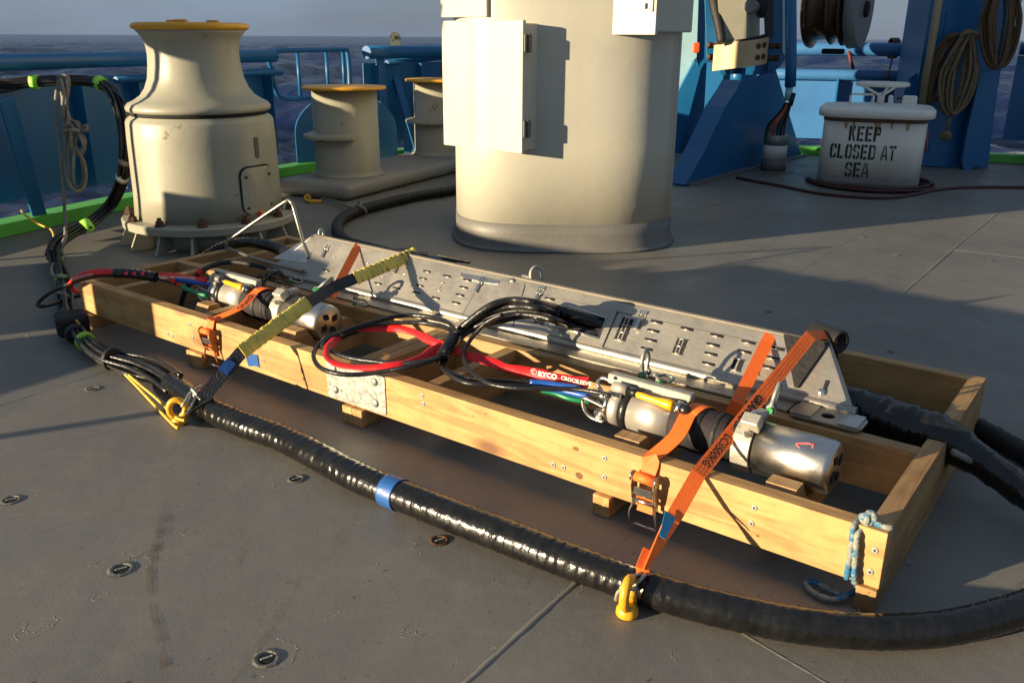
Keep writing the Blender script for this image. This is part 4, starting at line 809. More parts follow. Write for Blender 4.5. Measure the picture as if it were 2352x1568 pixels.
# hook on the plinth and the black hose behind
t = thing('yellow_hook', 'yellow hook on a grey lanyard by the end of the bollard plinth', 'hook', at(740, 468))
mb = MB(); mb.tube(spl([at(712, 453, .04), at(704, 449, .035), at(701, 456, .02), at(712, 462, .018), at(738, 462, .018)], .01), .011, 10); mb.make('hook', YELP, t)
mb = MB(); mb.tube(spl([at(738, 461, .02), at(780, 470, .02), at(815, 481, .03)], .03), .007, 6); mb.tube(spl([at(738, 455, .03), at(775, 462, .04), at(812, 478, .05)], .03), .006, 6); mb.make('lanyard', ROPE, t)
t = thing('black_hose', 'black taped hose curving from behind the column round to the back of the steel tray', 'hose', at(800, 500))
PH = [at(1200, 400, .04), at(1040, 437, .04), at(960, 450, .04), at(880, 468, .04), at(815, 487, .04), at(780, 508, .04), at(776, 535, .04), at(800, 557, .04), at(850, 572, .06), at(905, 588, .12)]
mb = MB(); st_ = .012; mb.tube(spl(PH, st_), wrapr(.036, .05, st_, .1, .03), 14); mb.make('hose', MATTEB, t)
c = at(822, 480, .05); mb = MB(); mb.tube([c+V((math.cos(a)*.02, math.sin(a)*.05, math.sin(a+.6)*.045)) for a in [2*math.pi*j/16 for j in range(16)]], .008, 8, loop=True); mb.tube(spl([at(818, 470, .085), at(838, 480, .06), at(842, 492, .015)], .02), .008, 8); mb.make('rope_hitch', ROPE, t)
# ================================================================== WOODEN CRADLE
def vp(x, y, v): return onplane(x, y, K(0, v, 0), E2)       # point seen at (x,y) on the upright plane across = v
CR = thing('wooden_cradle', 'long pale pine cradle frame standing on wooden feet across the deck', 'cradle', K(-1.67, .57, 0))
def board(name, u0, u1, v0, v1, z0, z1, m=PINE, par=CR, bev=.002):
    mb = MB(); long_u = (u1-u0) >= (v1-v0); R = Matrix((E1, E2, UP)).transposed()
    mb.box(K((u0+u1)/2, (v0+v1)/2, (z0+z1)/2), (u1-u0, v1-v0, z1-z0), R, bev, 2); return mb.make(name, m, par, rotz=KA if long_u else KA+math.pi/2)
board('front_rail', -3.35, -1.6445, 0, .045, .06, .2); board('front_rail', -1.6435, 0, 0, .045, .06, .2)
board('middle_rail', -3.305, -1.6445, .45, .495, .06, .199, PINE2); board('middle_rail', -1.6435, -.0455, .45, .495, .06, .199, PINE2)
board('far_rail', -3.35, -1.6445, 1.095, 1.14, .06, .2, PINE2); board('far_rail', -1.6435, 0, 1.095, 1.14, .06, .2, PINE2)
board('end_board', -3.35, -3.305, .0455, 1.0945, .004, .199, PINE2)
for u in (-3.15, -2.54, -1.6915, -1.6435+.0005, -1.37): board('cross_joist', u, u+.0445, .0455, .4495, .062, .198 if u > -2 else .192, PINE2)
for u in (-3.2, -1.6915, -1.643, -.9): board('cross_joist', u, u+.0445, .4955, 1.0945, .062, .192 if u < -3 else .15, PINE2)
for u, w in ((-2.56, .10), (-1.69, .045), (-1.644, .045), (-.725, .05), (-3.3, .045)): board('foot', u, u+w, -.018, .34, .001, .0595)
for u, w in ((-2.56, .10), (-1.69, .045), (-1.644, .045), (-.725, .05)): board('foot', u, u+w, .8, 1.137, .001, .0595, PINE2)
board('foot', -.0445, -.0005, -.012, .044, .001, .0595, PINE2)
# scooped end board with a seat for the cable
mb = MB(); prof = [(.0455, .002), (.0455, .2)]+[(.52, .2), (.56, .198), (.582, .19), (.592, .17), (.598, .14), (.612, .11), (.635, .095), (.66, .09), (.69, .095), (.715, .11), (.728, .14), (.735, .197), (.74, .2), (1.0945, .2), (1.0945, .002)]
mb.prism([K(-.045, v, z) for v, z in prof], E1*.044); mb.make('end_board', PINE2, CR, rotz=KA+math.pi/2)
# chocks under the instruments
def chock(u, vc, w=.075):
    mb = MB(); P = [(-.155, .062), (-.155, .155), (-.13, .197), (-.085, .197), (-.066, .168), (-.045, .142), (0, .131), (.045, .142), (.066, .165), (.085, .187), (.125, .187), (.16, .155), (.20, .14), (.20, .062)]
    mb.prism([K(u, vc+v, z) for v, z in P], E1*w); return mb.make('chock', PINE2, CR, rotz=KA+math.pi/2)
chock(-.72, .205); chock(-.30, .205); chock(-2.14, .25); chock(-2.66, .25)
# screws
mb = MB(); mb.lathe_dir((0, 0, 0), (0, -1, 0), [(0, .0078), (.0015, .0075), (.002, .006)], 14); scr = mb.make('screw', GALV, CR, origin=(0, 0, 0)); scr.location = (0, 0, 0)
mb = MB(); mb.lathe_dir((0, -.0021, 0), (0, -1, 0), [(0, .0028), (.0012, .0026)], 6); dr = mb.make('screw_socket', DARK, scr, origin=(0, 0, 0))
def c2(x, y): return ((100+x*.2551)*.7206, (800+y*.2551)*.7206)
def c8(x, y): return (1176+x*.5, 1044.9+y*.5)
def c3(x, y): return (684.6+x*.18383, 684.6+y*.18383)
first = True
for q in [c2(*p) for p in ((612, 483), (645, 640), (935, 563), (950, 640), (1700, 1030), (1765, 1058), (1980, 915), (2010, 1078))]+[c8(*p) for p in ((190, 43), (237, 56), (425, 13), (423, 100), (1113, 241), (1100, 313), (1667, 436), (1645, 535))]+[c3(1552, 1217), c3(1563, 1317), (603.8, 826.9)]:
    p = vp(*q, -.0004)
    if first: o, d_, first = scr, dr, False; o.location = p-WORLD[CR.name]
    else: o = inst(scr, p, CR); d_ = inst(dr, p, None); d_.parent = o; d_.location = (0, 0, 0)
    o.rotation_euler = (0, 0, KA)
KN = mat('wood_knot', (.17, .075, .025), .6, var=.4, scale=60, bump=.1)
for x, y, a_, b_ in ((693, 850, .007, .012), (697, 870, .006, .006), (1330, 1092, .012, .010), (1322, 1030, .010, .006), (280, 716, .004, .006), (1115, 950, .004, .002), (975, 780, .003, .002), (1740, 1230, .004, .003), (1085, 955, .003, .002)):
    c = vp(x, y, -.0007); mb = MB(); mb.bm.faces.new([mb.bm.verts.new(c+E1*math.cos(q)*a_*random.uniform(.93, 1.07)+UP*math.sin(q)*b_*random.uniform(.93, 1.07)) for q in [2*math.pi*j/16 for j in range(16)]]); mb.make('knot', KN, CR)
# joining plate
mb = MB(); r = .012; u0, u1, z0, z1 = -1.772, -1.502, .066, .199
P = []
for cx_, cz, a0 in ((u1-r, z1-r, 0), (u0+r, z1-r, 90), (u0+r, z0+r, 180), (u1-r, z0+r, 270)):
    for k in range(5): a = math.radians(a0+22.5*k); P.append(K(cx_+r*math.cos(a), -.0035, cz+r*math.sin(a)))
mb.prism(P, E2*.003); pl = mb.make('joining_plate', GALV, CR)
for q in (c3(470, 1140), c3(955, 1045), c3(970, 1310), c3(445, 880)):
    p = vp(*q, -.0036); mb = MB(); mb.lathe_dir(p, p-E2, [(0, .0135), (.002, .0135), (.005, .010), (.007, .004)], 20); mb.make('dome_bolt', ZINC, pl)

# ================================================================== STEEL TRAY
TR = thing('cable_tray', 'long brushed steel tray with slotted sloping side and triangular ends, lying in the cradle', 'cable tray', K(-1.52, .7, .2))
ZT = lambda u: .353-.009*u
Pb = lambda u: K(u, .569, .214)
Pt = lambda u: K(u, .700, ZT(u))
pU = E1.copy(); pV = (Pt(-1.5)-Pb(-1.5)).normalized(); pN = pU.cross(pV).normalized()
if pN.dot(CAM-Pb(-1.5)) < 0: pN = -pN
def pan(x, y, e=0): return onplane(x, y, Pb(-1.5)+pN*e, pN)
def pq(u, t, e=0): return Pb(u).lerp(Pt(u), t)+pN*e
def slab(mb, quad, th=.003): mb.prism([p-pN*th for p in quad], pN*th)
def cc4(x, y): return ((1500+x*.2551)*.7206, (850+y*.2551)*.7206)
inner = [pan(*cc4(*p)) for p in ((1240, 512), (1700, 655), (1605, 893), (1068, 752))]
def ut(p):
    u = (p-KO).dot(E1); a = Pb(u); b = Pt(u); return u, (p-a).dot((b-a).normalized())/(b-a).length
UT = [ut(p) for p in inner]; uL = (UT[0][0]+UT[3][0])/2; uR = (UT[1][0]+UT[2][0])/2; tT = (UT[0][1]+UT[1][1])/2; tB = (UT[2][1]+UT[3][1])/2
tB, tT = max(.08, tB), min(.92, tT); UM = -1.565
mb = MB(); slab(mb, [Pb(-2.80), Pb(UM), Pt(UM), Pt(-2.61)]); mb.make('side_panel', TRAYM, TR)
mb = MB()
slab(mb, [Pb(UM+.001), Pb(uL), Pt(uL), Pt(UM+.001)]); slab(mb, [Pb(uR), Pb(-.238), Pt(-.37), Pt(uR)])
slab(mb, [Pb(uL), Pb(uR), pq(uR, tB), pq(uL, tB)]); slab(mb, [pq(uL, tT), pq(uR, tT), Pt(uR), Pt(uL)]); mb.make('side_panel', TRAYM, TR)
mb = MB(); mb.prism([K(-2.61, .834, .214), K(-.37, .834, .214), K(-.37, .703, ZT(-.37)), K(-2.61, .703, ZT(-2.61))], V((0, 0, .003))); mb.make('back_panel', TRAYM, TR)
mb = MB(); mb.tube([K(u, .582, .2125) for u in np.linspace(-2.80, -.238, 24)], .0165, 14); mb.make('rolled_edge', TRAYM, TR)
mb = MB(); mb.tube([K(u, .7015, ZT(u)-.002) for u in np.linspace(-2.61, -.37, 24)], .0085, 12); mb.make('ridge', mat('dull_steel', (.17, .155, .13), .6, metal=.5, var=.2, scale=12), TR)
mb = MB(); mb.prism([K(-2.78, .60, .2), K(-.25, .60, .2), K(-.25, .60, .11), K(-2.78, .60, .11)], E2*.004); mb.make('lower_wall', TRAYM, TR)
mb = MB(); mb.prism([K(-2.55, .497, .1995), K(-.405, .497, .1995), K(-.405, .605, .1995), K(-2.55, .605, .1995)], V((0, 0, .006))); mb.make('base_flange', TRAYM, TR)
# right foot of the flange, with a lifting hole
mb = MB(); R_ = [[], []]; hcx = K(-.295, .515, .2065)
ang = [2*math.pi*j/24 for j in range(24)]
def sqp(a, hx_, hy_):
    ct, st_ = math.cos(a), math.sin(a); k = min(hx_/abs(ct) if abs(ct) > 1e-6 else 9, hy_/abs(st_) if abs(st_) > 1e-6 else 9); return E1*ct*k+E2*st_*k
mb.rings([[hcx+V((0, 0, z))+(sqp(a, .10, .05) if o else (E1*math.cos(a)+E2*math.sin(a))*.019) for a in ang] for o, z in ((0, 0), (0, .006), (1, .006), (1, 0))], True, False, False, False, True); ft = mb.make('flange_foot', TRAYM, TR)
mb = MB(); mb.prism([hcx+V((0, 0, .0068))+p for p in (E1*-.09+E2*-.045, E1*-.035+E2*-.045, E1*-.035+E2*.045, E1*-.09+E2*.045)], V((0, 0, .004))); mb.make('pad', STEEL, ft)
mb = MB(); mb.prism([hcx+V((0, 0, .0068))+p for p in (E1*.04+E2*-.045, E1*.09+E2*-.045, E1*.09+E2*.045, E1*.04+E2*.045)], V((0, 0, .004))); mb.make('pad', STEEL, ft)
# end plates
for ub, ua, sg in ((-.235, -.368, 1), (-2.803, -2.613, -1)):
    A_, B_, C_ = K(ub, .569, .20), K(ua, .700, ZT(ua)+.002), K(ub, .834, .20)
    fo = E2*.022-UP*.006-E1*(.004*sg)
    mb = MB(); mb.prism([A_, B_, B_+fo, A_+fo], E1*(.003*sg)); e = mb.make('end_flange', TRAYM, TR)
    mb = MB(); mb.tube([A_, A_.lerp(B_, .92), B_, B_+fo], .0035, 8); mb.make('edge_bead', TRAYM, TR)
    mb = MB(); mb.prism([K(ua-.01*sg, .60, .20), K(ua-.01*sg, .70, ZT(ua)-.01), K(ua-.01*sg, .80, .20)], E1*.003); mb.make('inner_bulkhead', DARK, TR)
# doubler plates, seams, raised window
def strip(a, b, w, e, m, name='edge_line'):
    mb = MB(); bar(mb, a+pN*e, b+pN*e, w, .0012, up=pN, bevel=0); return mb.make(name, m, TR)
PSH = mat('panel_gap', (.12, .11, .1), .5)
out = [pan(*cc4(*p)) for p in ((1120, 405), (1835, 562), (1650, 1005), (945, 842))]
mb = MB()
oR = [[o_+pN*.0055 for o_ in out], [i_.lerp(sum(inner, V())/4, -.04)+pN*.0055 for i_ in inner]]
oB = [[o_+pN*.0002 for o_ in out], [i_.lerp(sum(inner, V())/4, -.04)+pN*.0002 for i_ in inner]]
mb.rings([oB[1], oR[1], oR[0], oB[0]], True, False, False, False); wf = mb.make('window_plate', TRAYM, TR)
mb = MB(); mb.tube([p+pN*.006 for p in [i_.lerp(sum(inner, V())/4, -.02) for i_ in inner]], .0045, 8, loop=True); mb.make('window_bead', STEELB, wf)
mb = MB(); cin = sum(inner, V())/4
mb.bm.faces.new([mb.bm.verts.new(cin+(i_-cin)*1.0-pN*.012) for i_ in inner]); mb.make('window_depth', DARK, wf)
mb = MB(); q = [pan(*cc4(*p)) for p in ((-60, 95), (330, 165), (385, 130), (240, 95))]
a_, b_ = pan(1112, 632), pan(1048, 770)
for x0, x1 in ((1112, 1048), (1205, 1173), (1170, 1140)):
    strip(pan(x0, {1112: 634, 1205: 651, 1170: 640}[x0]), pan(x1, {1048: 748, 1173: 745, 1140: 735}[x1]), .003, .0008, PSH)
strip(pan(770, 565), pan(1100, 640), .0018, .0006, PSH); strip(pan(1240, 676), pan(1800, 800), .0018, .0006, PSH)
mb = MB(); q = [pan(1118, 637), pan(1206, 656), pan(1180, 742), pan(1176, 752), pan(1050, 752), pan(1054, 744)]
mb.prism([p+pN*.0003 for p in q], pN*.0035); mb.make('joint_cover', TRAYM, TR)
mb = MB(); q = [pan(1060, 628), pan(1150, 646), pan(1145, 654), pan(1122, 652), pan(1060, 638)]; mb.prism([p+pN*.0042 for p in q], pN*.002); mb.make('joint_strap', STEEL, TR)
# slots
S1_ = [(390, 225), (343, 315), (543, 261), (795, 319), (777, 351), (762, 383), (745, 415), (883, 340), (833, 438), (973, 358), (958, 391), (941, 425), (924, 460), (709, 298), (690, 330), (676, 364), (658, 395), (592, 340), (575, 373), (500, 352), (430, 335), (455, 290)]
SL = [((797+x*.7113)*.7206, (638+y*.7113)*.7206) for x, y in S1_]
SL += [((2250+x*.2551)*.7206, (1000+y*.2551)*.7206) for x, y in ((130, 268), (85, 385), (60, 500), (30, 622), (525, 353), (475, 470), (880, 432), (830, 550), (790, 668))]
SL += [cc4(*p) for p in ((985, 400), (850, 700), (2320, 690), (2280, 798), (2250, 915), (2200, 1025))]
SL += [(1577, 755)]
first = None
mb = MB(); mb.tube([V((-.017, 0, .0008)), V((.017, 0, .0008))], .0045, 10, flat=.3, up=(0, 0, 1)); slot0 = mb.make('slot', DARK, TR, origin=(0, 0, 0))
mb = MB(); mb.tube([V((-.018, -.0042, .0012)), V((.018, -.0042, .0012))], .0014, 6); lip0 = mb.make('slot_lip', STEELB, slot0, origin=(0, 0, 0))
MP = Matrix((pU, pN.cross(pU), pN)).transposed()
if MP.determinant() < 0: print('flip')
EUL = MP.to_euler()
for i, q in enumerate(SL):
    p = pan(*q, .0003)
    if i == 0: slot0.scale = (1.2, .95, 1.2); slot0.location = p-WORLD[TR.name]; slot0.rotation_euler = EUL
    else:
        o = inst(slot0, p, TR, EUL); l = lip0.copy(); S.collection.objects.link(l); l.parent = o
def grate(px, nx, nz, w, h, solid=False):
    p = pan(*px); B = MP
    mb = MB(); mb.box(p+pN*.0008, (w, h, .0012), B); g = mb.make('slot_window', DARK if solid or True else TRAYM, TR)
    for k in range(1, nx): 
        mb = MB(); mb.box(p+pN*.002+B @ V(((k/nx-.5)*w, 0, 0)), (w/nx*.36, h*.93, .002), B); mb.make('bar', TRAYM, g)
    for k in range(nz+1):
        mb = MB(); mb.tube([p+pN*.003+B @ V((-w*.55, (k/nz-.5)*h, 0)), p+pN*.003+B @ V((w*.55, (k/nz-.5)*h, 0))], .0018, 6); mb.make('cross_bar', STEELB, g)
grate(cc4(1915, 780), 3, 3, .040, .082); grate((1561, 796), 3, 2, .034, .052); grate((1693, 838), 2, 1, .032, .038); grate((1012, 659), 2, 1, .026, .034); grate((763, 597), 2, 1, .022, .032); grate((841, 613), 2, 1, .022, .03)
grate((1737, 847), 1, 1, .026, .036)
# toggle latches
def latch(px, s=1.0):
    p = pan(*px); B = MP; mb = MB(); mb.box(p+pN*.002+B @ V((.0, .034*s, 0)), (.030*s, .012*s, .003), B, .001); l = mb.make('latch', STEELB, TR)
    for k in (-1, 1):
        mb = MB(); mb.tube([p+pN*.006+B @ V((k*.008*s, .03*s, 0)), p+pN*.008+B @ V((k*.007*s, .0, 0))], .0018, 6); mb.make('link', STEELB, l)
    mb = MB(); mb.box(p+pN*.010+B @ V((-.001, -.016*s, 0)), (.013*s, .036*s, .006), B, .002); mb.make('lever', STEELB, l)
    mb = MB(); mb.cyl(p+pN*.008+B @ V((-.012*s, .002*s, 0)), p+pN*.008+B @ V((.012*s, .002*s, 0)), .003, n=8); mb.make('pivot', STEEL, l)
for q in ((750, 578), (915, 613), (1103, 656), (1237, 680), (1470, 738)): latch(q)
for q in ((1177, 645), (1888, 901)):
    p = pan(*q); mb = MB(); mb.lathe_dir(p, p+pN, [(0, .013), (.003, .013), (.0035, .0095), (.009, .009), (.010, .006)], 6, False); mb.make('bolt', STEELB, TR)
p = pan(1897, 884); mb = MB(); mb.box(p+pN*.001, (.010, .03, .001), MP); mb.make('slot_hole', DARK, TR)
# lifting ring on the ridge
def ringbolt(c, ax, r, rt, m, par, nm='lifting_ring'):
    ax = V(ax).normalized(); a = (UP-ax*ax.z).normalized(); b = ax.cross(a); mb = MB(); mb.tube([V(c)+a*math.cos(t)*r*1.15+b*math.sin(t)*r for t in [2*math.pi*j/28 for j in range(28)]], rt, 9, loop=True); return mb.make(nm, m, par)
c = vp(1232, 632, .735); ringbolt(c, (.55, -.8, .2), .026, .0065, CAST, TR)
mb = MB(); mb.tube([vp(1200, 636, .715), vp(1218, 640, .72), vp(1228, 650, .725)], .011, 8); mb.make('ring_shank', ZINC, TR)
c = vp(738, 537, .75); ringbolt(c, (.9, -.3, .2), .016, .006, GALV, TR)
# bail handle on the left end
hp = [pan(708, 592, .006), vp(692, 540, .69), vp(675, 480, .72), vp(671, 468, .72), vp(664, 461, .72), vp(656, 463, .72), vp(600, 500, .68), vp(530, 549, .62), vp(522, 557, .615), vp(520, 565, .61), vp(526, 571, .61), vp(600, 598, .56), pan(697, 623, .012)]
mb = MB(); mb.tube(spl(hp, .012), .0078, 10); mb.make('bail_handle', mat('satin_rod', (.30, .28, .24), .36, metal=.85, var=.1), TR)
mb = MB(); mb.prism([pan(712, 545, .001), pan(738, 551, .001), pan(704, 605, .001), pan(628, 594, .001)], pN*.003); mb.make('corner_plate', STEEL, TR)
# shackles along the flange
def shackle(label, p, s=1.0, bow=(0, 0, 1), ax=None, pin=(-1, -.3, 0), m=ZINC, upright=True):
    t = thing('shackle', label, 'shackle', p); p = V(p); bow = V(bow).normalized(); ax = V(pin).normalized(); ax = (ax-bow*ax.dot(bow)).normalized()
    mb = MB(); w = .013*s; P = [p+ax*w, p+ax*w*1.25+bow*.018*s, p+ax*w*1.5+bow*.034*s, p+ax*w*.9+bow*.052*s, p+bow*.058*s, p-ax*w*.9+bow*.052*s, p-ax*w*1.5+bow*.034*s, p-ax*w*1.25+bow*.018*s, p-ax*w]
    mb.tube(spl(P, .004), .0052*s, 9); mb.make('bow', m, t)
    mb = MB(); mb.cyl(p-ax*.024*s, p+ax*.024*s, .0055*s, n=10); mb.make('pin', m, t)
    for k in (-1, 1):
        mb = MB(); mb.cyl(p+ax*k*(.010*s), p+ax*k*(.019*s), .0105*s, n=12); mb.make('eye', m, t)
    mb = MB(); mb.cyl(p+ax*.024*s, p+ax*.028*s, .0075*s, n=8); mb.make('pin_head', GPIN, t)
    return t
PINV = (-.5, -.86, -.1)
shackle('upright zinc shackle with a green pin at the middle of the right instrument', at(1480, 858, .275), 1.25, pin=PINV)
shackle('upright zinc shackle with a green pin beside the right steel cylinder', at(1772, 938, .27), 1.25, (.25, .1, 1), pin=PINV)
shackle('small dark shackle with a green pin lying behind the right aluminium bar', at(1510, 868, .225), .9, (1, .2, -.1), pin=PINV)
shackle('small shackle with a green pin low on the tray, beside the left chain', at(668, 640, .225), .85, (1, .1, -.3), pin=PINV)
shackle('grey shackle standing behind the yellow sleeve over the left steel cylinder', at(728, 667, .28), 1.3, (.8, .3, .6), pin=(-.5, -.8, -.2))
shackle('small shackle with a green pin right of the left steel cylinder', at(815, 690, .225), .9, (.8, .2, -.3), pin=PINV)

# ================================================================== INSTRUMENTS
def instrument(label, U0, sc, vc, zc, number=False):
    X = lambda ul, dv=0, dz=0: K(U0+sc*ul, vc+dv, zc+dz)
    t = thing('pressure_housing', label, 'instrument', X(-.5, 0, -.07))
    def lath(name, m, prof, n=40, par=None): mb = MB(); mb.lathe_dir(X(prof[0][0]), X(0), [((h-prof[0][0])*sc, r) for h, r in prof], n); return mb.make(name, m, par or t)
    lath('end_cap', ALU, [(-.805, .045), (-.80, .052), (-.79, .054), (-.768, .055)])
    lath('cap_flange', STEEL, [(-.818, .048), (-.812, .05), (-.8055, .05)])
    lath('rubber_ring', BLACKR, [(-.7675, .053), (-.765, .059), (-.745, .059), (-.742, .053)])
    lath('body', ALU, [(-.7415, .055), (-.62, .055)])
    lath('rubber_wrap', PURP, [(-.6195, .056), (-.616, .060), (-.47, .062), (-.465, .058)])
    for h0, h1 in ((-.56, -.53), (-.50, -.485)): lath('wrap_strap', MATTEB, [(h0, .0605), (h0+.002, .0635), (h1-.002, .0645), (h1, .061)])
    lath('dark_band', BLACKR, [(-.4645, .055), (-.462, .059), (-.392, .062), (-.389, .058)])
    cn = lath('steel_can', STEELB, [(-.3885, .060), (-.386, .068), (-.215, .068), (-.203, .064), (-.200, .056), (-.1995, .004)], 56)
    for a, rr in ((0, .030), (1.57, .030), (3.14, .030), (4.71, .030)):
        c = X(-.1992, math.cos(a+.5)*rr, math.sin(a+.5)*rr); mb = MB(); mb.cyl(c, c+E1*.0025, .0115, n=16)
        for k in (-1, 1): q = c+(E2*math.cos(a*1.0+.9)+UP*math.sin(a+.9))*.012*k; mb.cyl(q, q+E1*.0024, .0045, n=10)
        mb.make('end_hole', DARK, cn)
    # saddle clamp
    mb = MB(); R = []; 
    for k in range(25):
        a = math.radians(-60+300*k/24); d = E2*math.cos(a)+UP*math.sin(a)
        R.append([X(-.437)+d*.064, X(-.437)+d*.071, X(-.392)+d*.072, X(-.392)+d*.064])
    mb.rings(R, True, True, True, False); cl = mb.make('clamp_band', CAST, t)
    mb = MB(); mb.box(X(-.402, -.035, .078), (.045*sc, .036, .034), Matrix((E1, E2, UP)).transposed() @ Matrix.Rotation(.5, 3, 'X'), .003); mb.make('clamp_block', CAST, cl)
    for dz in (.054, .095):
        mb = MB(); c = X(-.402, -.052 if dz < .07 else -.02, dz); mb.lathe_dir(c, c+(-E2*.6+UP*(-.3 if dz < .07 else .6)), [(0, .010), (.007, .010), (.0075, .006), (.012, .006)], 6, False); mb.make('clamp_bolt', STEEL, cl)
    mb = MB(); mb.box(X(-.402, .02, .078), (.03*sc, .05, .02), Matrix((E1, E2, UP)).transposed(), .004); mb.make('clamp_lug', CAST, cl)
    mb = MB(); c = X(-.41, -.078, -.10); mb.box(c, (.05, .06, .006), Matrix((E1, E2, UP)).transposed(), .002); mb.make('clamp_foot', CAST, cl)
    # aluminium carrying bar along the top
    a, b = X(-.835, .022, .075), X(-.585, .022, .072); mb = MB(); bar(mb, a, b, .028, .030, bevel=.003); br = mb.make('carrying_bar', CAST, t)
    mb = MB(); c = X(-.81, .007, .082); mb.cyl(c+E2*.004, c-E2*.003, .005, n=8); mb.make('bar_hole', DARK, br)
    mb = MB(); c = X(-.745, -.025, .066); mb.cyl(X(-.80, -.018, .066), X(-.755, -.018, .066), .0165, n=20); mb.cyl(X(-.79, -.03, .05), X(-.765, -.03, .05), .011, n=16); mb.make('handle_clip', CAST, t)
    mb = MB(); mb.cyl(X(-.755, -.020, .066), X(-.715, -.022, .066), .013, n=16); mb.make('clip_sleeve', BLACKR, t)
    # yellow handle tool
    h0, h1 = X(-.725, -.028, .067), X(-.615, -.030, .062); d = (h1-h0).normalized(); Lh = (h1-h0).length; mb = MB()
    mb.lathe_dir(h0, h1, [(0, .006), (.004, .0095), (.15*Lh, .0098), (.4*Lh, .0088), (.6*Lh, .0105), (.85*Lh, .0145), (.97*Lh, .0152), (Lh, .012)], 18); tl = mb.make('yellow_handle', YELP, t)
    mb = MB(); mb.lathe_dir(h1+d*.001, h1+d, [(0, .010), (.010, .0105), (.0105, .018), (.022, .0185), (.024, .015)], 20); mb.make('ferrule', STEELB, tl)
    mb = MB(); bmesh.ops.create_uvsphere(mb.bm, u_segments=18, v_segments=12, radius=.0165, matrix=Matrix.Translation(h1+d*.035)); [setattr(f, 'smooth', True) for f in mb.bm.faces]; mb.make('ball_end', BLACKR, tl)
    # bent rod guards and the hose fittings on the end cap
    for P in ([(-.81, .025, .055), (-.855, .03, .062), (-.868, .028, .058), (-.87, .015, .045), (-.83, .0, .02)], [(-.81, -.045, .010), (-.868, -.048, .022), (-.880, -.046, .016), (-.872, -.05, -.012), (-.85, -.05, -.03), (-.81, -.048, -.035)]):
        mb = MB(); mb.tube(spl([X(*p) for p in P], .006), .0058, 9); mb.make('guard_rod', STEEL, t)
    for dv, dz, ln in ((-.012, .028, .055), (.02, .0, .05), (-.03, -.02, .03)):
        mb = MB(); mb.lathe_dir(X(-.818-ln, dv, dz), X(0, dv, dz), [(0, .009), (.003, .013), (ln*.5*sc, .013), (ln*.52*sc, .0155), (ln*sc, .0155)], 16); mb.make('connector', STEELB, t)
    mb = MB(); mb.cyl(X(-.835, -.042, -.03), X(-.818, -.042, -.03), .01, n=12); mb.make('rod_stop', CAST, t)
    return X
X2 = instrument('right-hand cylindrical instrument in aluminium and steel, its can marked with a pink 1', 0.028, 1.03, .21, .213)
X1 = instrument('left-hand cylindrical instrument in aluminium and steel behind the black and yellow strap', -1.815, 1.1, .25, .202)
can = [o for o in S.objects if o.name.startswith('steel_can')][0]
# pink hand-written 1
base = X2(-.26); cdir = V((0, 0, 1)); th = math.radians(118)
def onc(dh, da): a = th+da; return X2(-.262+dh)+(E2*math.cos(a)+UP*math.sin(a))*.0688
mb = MB(); mb.tube([onc(.012, .12), onc(.012, -.12)], .0018, 6); mb.tube([onc(.012, 0), onc(-.0, -.02), onc(-.022, .10), onc(-.026, .16)], .0018, 6); mb.tube([onc(-.026, .16), onc(-.014, .26)], .0016, 6); mb.make('painted_number', PINK, can)
# hardware between left bar and tray: dark chain
t = thing('chain', 'short length of dark chain hanging from the left aluminium bar', 'chain', at(620, 640, .24))
for k, (x, y) in enumerate(((598, 640), (612, 634), (628, 640), (642, 648), (648, 632), (634, 626), (606, 648))):
    c = at(x, y, .25+.01*(k % 2)); mb = MB(); a_ = V((math.cos(k*1.3), math.sin(k*1.3), .3)).normalized(); b_ = a_.cross(UP).normalized() if k % 2 else UP.cross(a_).cross(a_).normalized()
    mb.tube([c+a_*math.cos(q)*.018+b_*math.sin(q)*.010 for q in [2*math.pi*j/14 for j in range(14)]], .0048, 7, loop=True); mb.make('link', BLACKR, t)
# ================================================================== HOSES ON THE CRADLE
def c5(x, y): return (784+x*.3333, 522.5+y*.3333)
def path(fn, pts, step=.012): return spl([at(*fn(x, y), z) for x, y, z in pts], step)
def hose(pts, r, m, par, name='hose', n=10, fn=c3, step=.012, **kw):
    P = path(fn, pts, step); mb = MB(); mb.tube(P, r, n, **kw); o = mb.make(name, m, par); return P
def sleeve(P, w, m, par, name='red_sleeve', seed=0):
    "loose woven sleeve: a flattened, slowly twisting, wrinkled tube"
    rg = random.Random(seed); mb = MB(); R = []; n = 14; s_ = 0; nr = V((0, 0, 1)); a1, a2 = rg.uniform(0, 6), rg.uniform(0, 6)
    for i, p in enumerate(P):
        T = (P[min(i+1, len(P)-1)]-P[max(i-1, 0)]).normalized(); cd = CDIR(p); nr = (cd*.7+V((0, 0, .5))); nr = (nr-T*nr.dot(T)).normalized(); bi = T.cross(nr)
        if i: s_ += (p-P[i-1]).length
        tw = .35*math.sin(s_*9+a1); ww = w*(1+.13*math.sin(s_*34+a2)+.06*math.sin(s_*77)); fl = .42+.12*math.sin(s_*21+a1)
        R.append([p+(bi*math.cos(tw)+nr*math.sin(tw))*math.cos(q)*ww*.5+(nr*math.cos(tw)-bi*math.sin(tw))*math.sin(q)*ww*.5*fl*(1+.12*math.sin(q*3+s_*60)) for q in [2*math.pi*j/n for j in range(n)]])
    mb.rings(R); return mb.make(name, m, par)
HL = thing('hose_loop', 'coiled loop of two black hoses and a red sleeved hose lying over the front rail', 'hose', at(870, 820, .2))
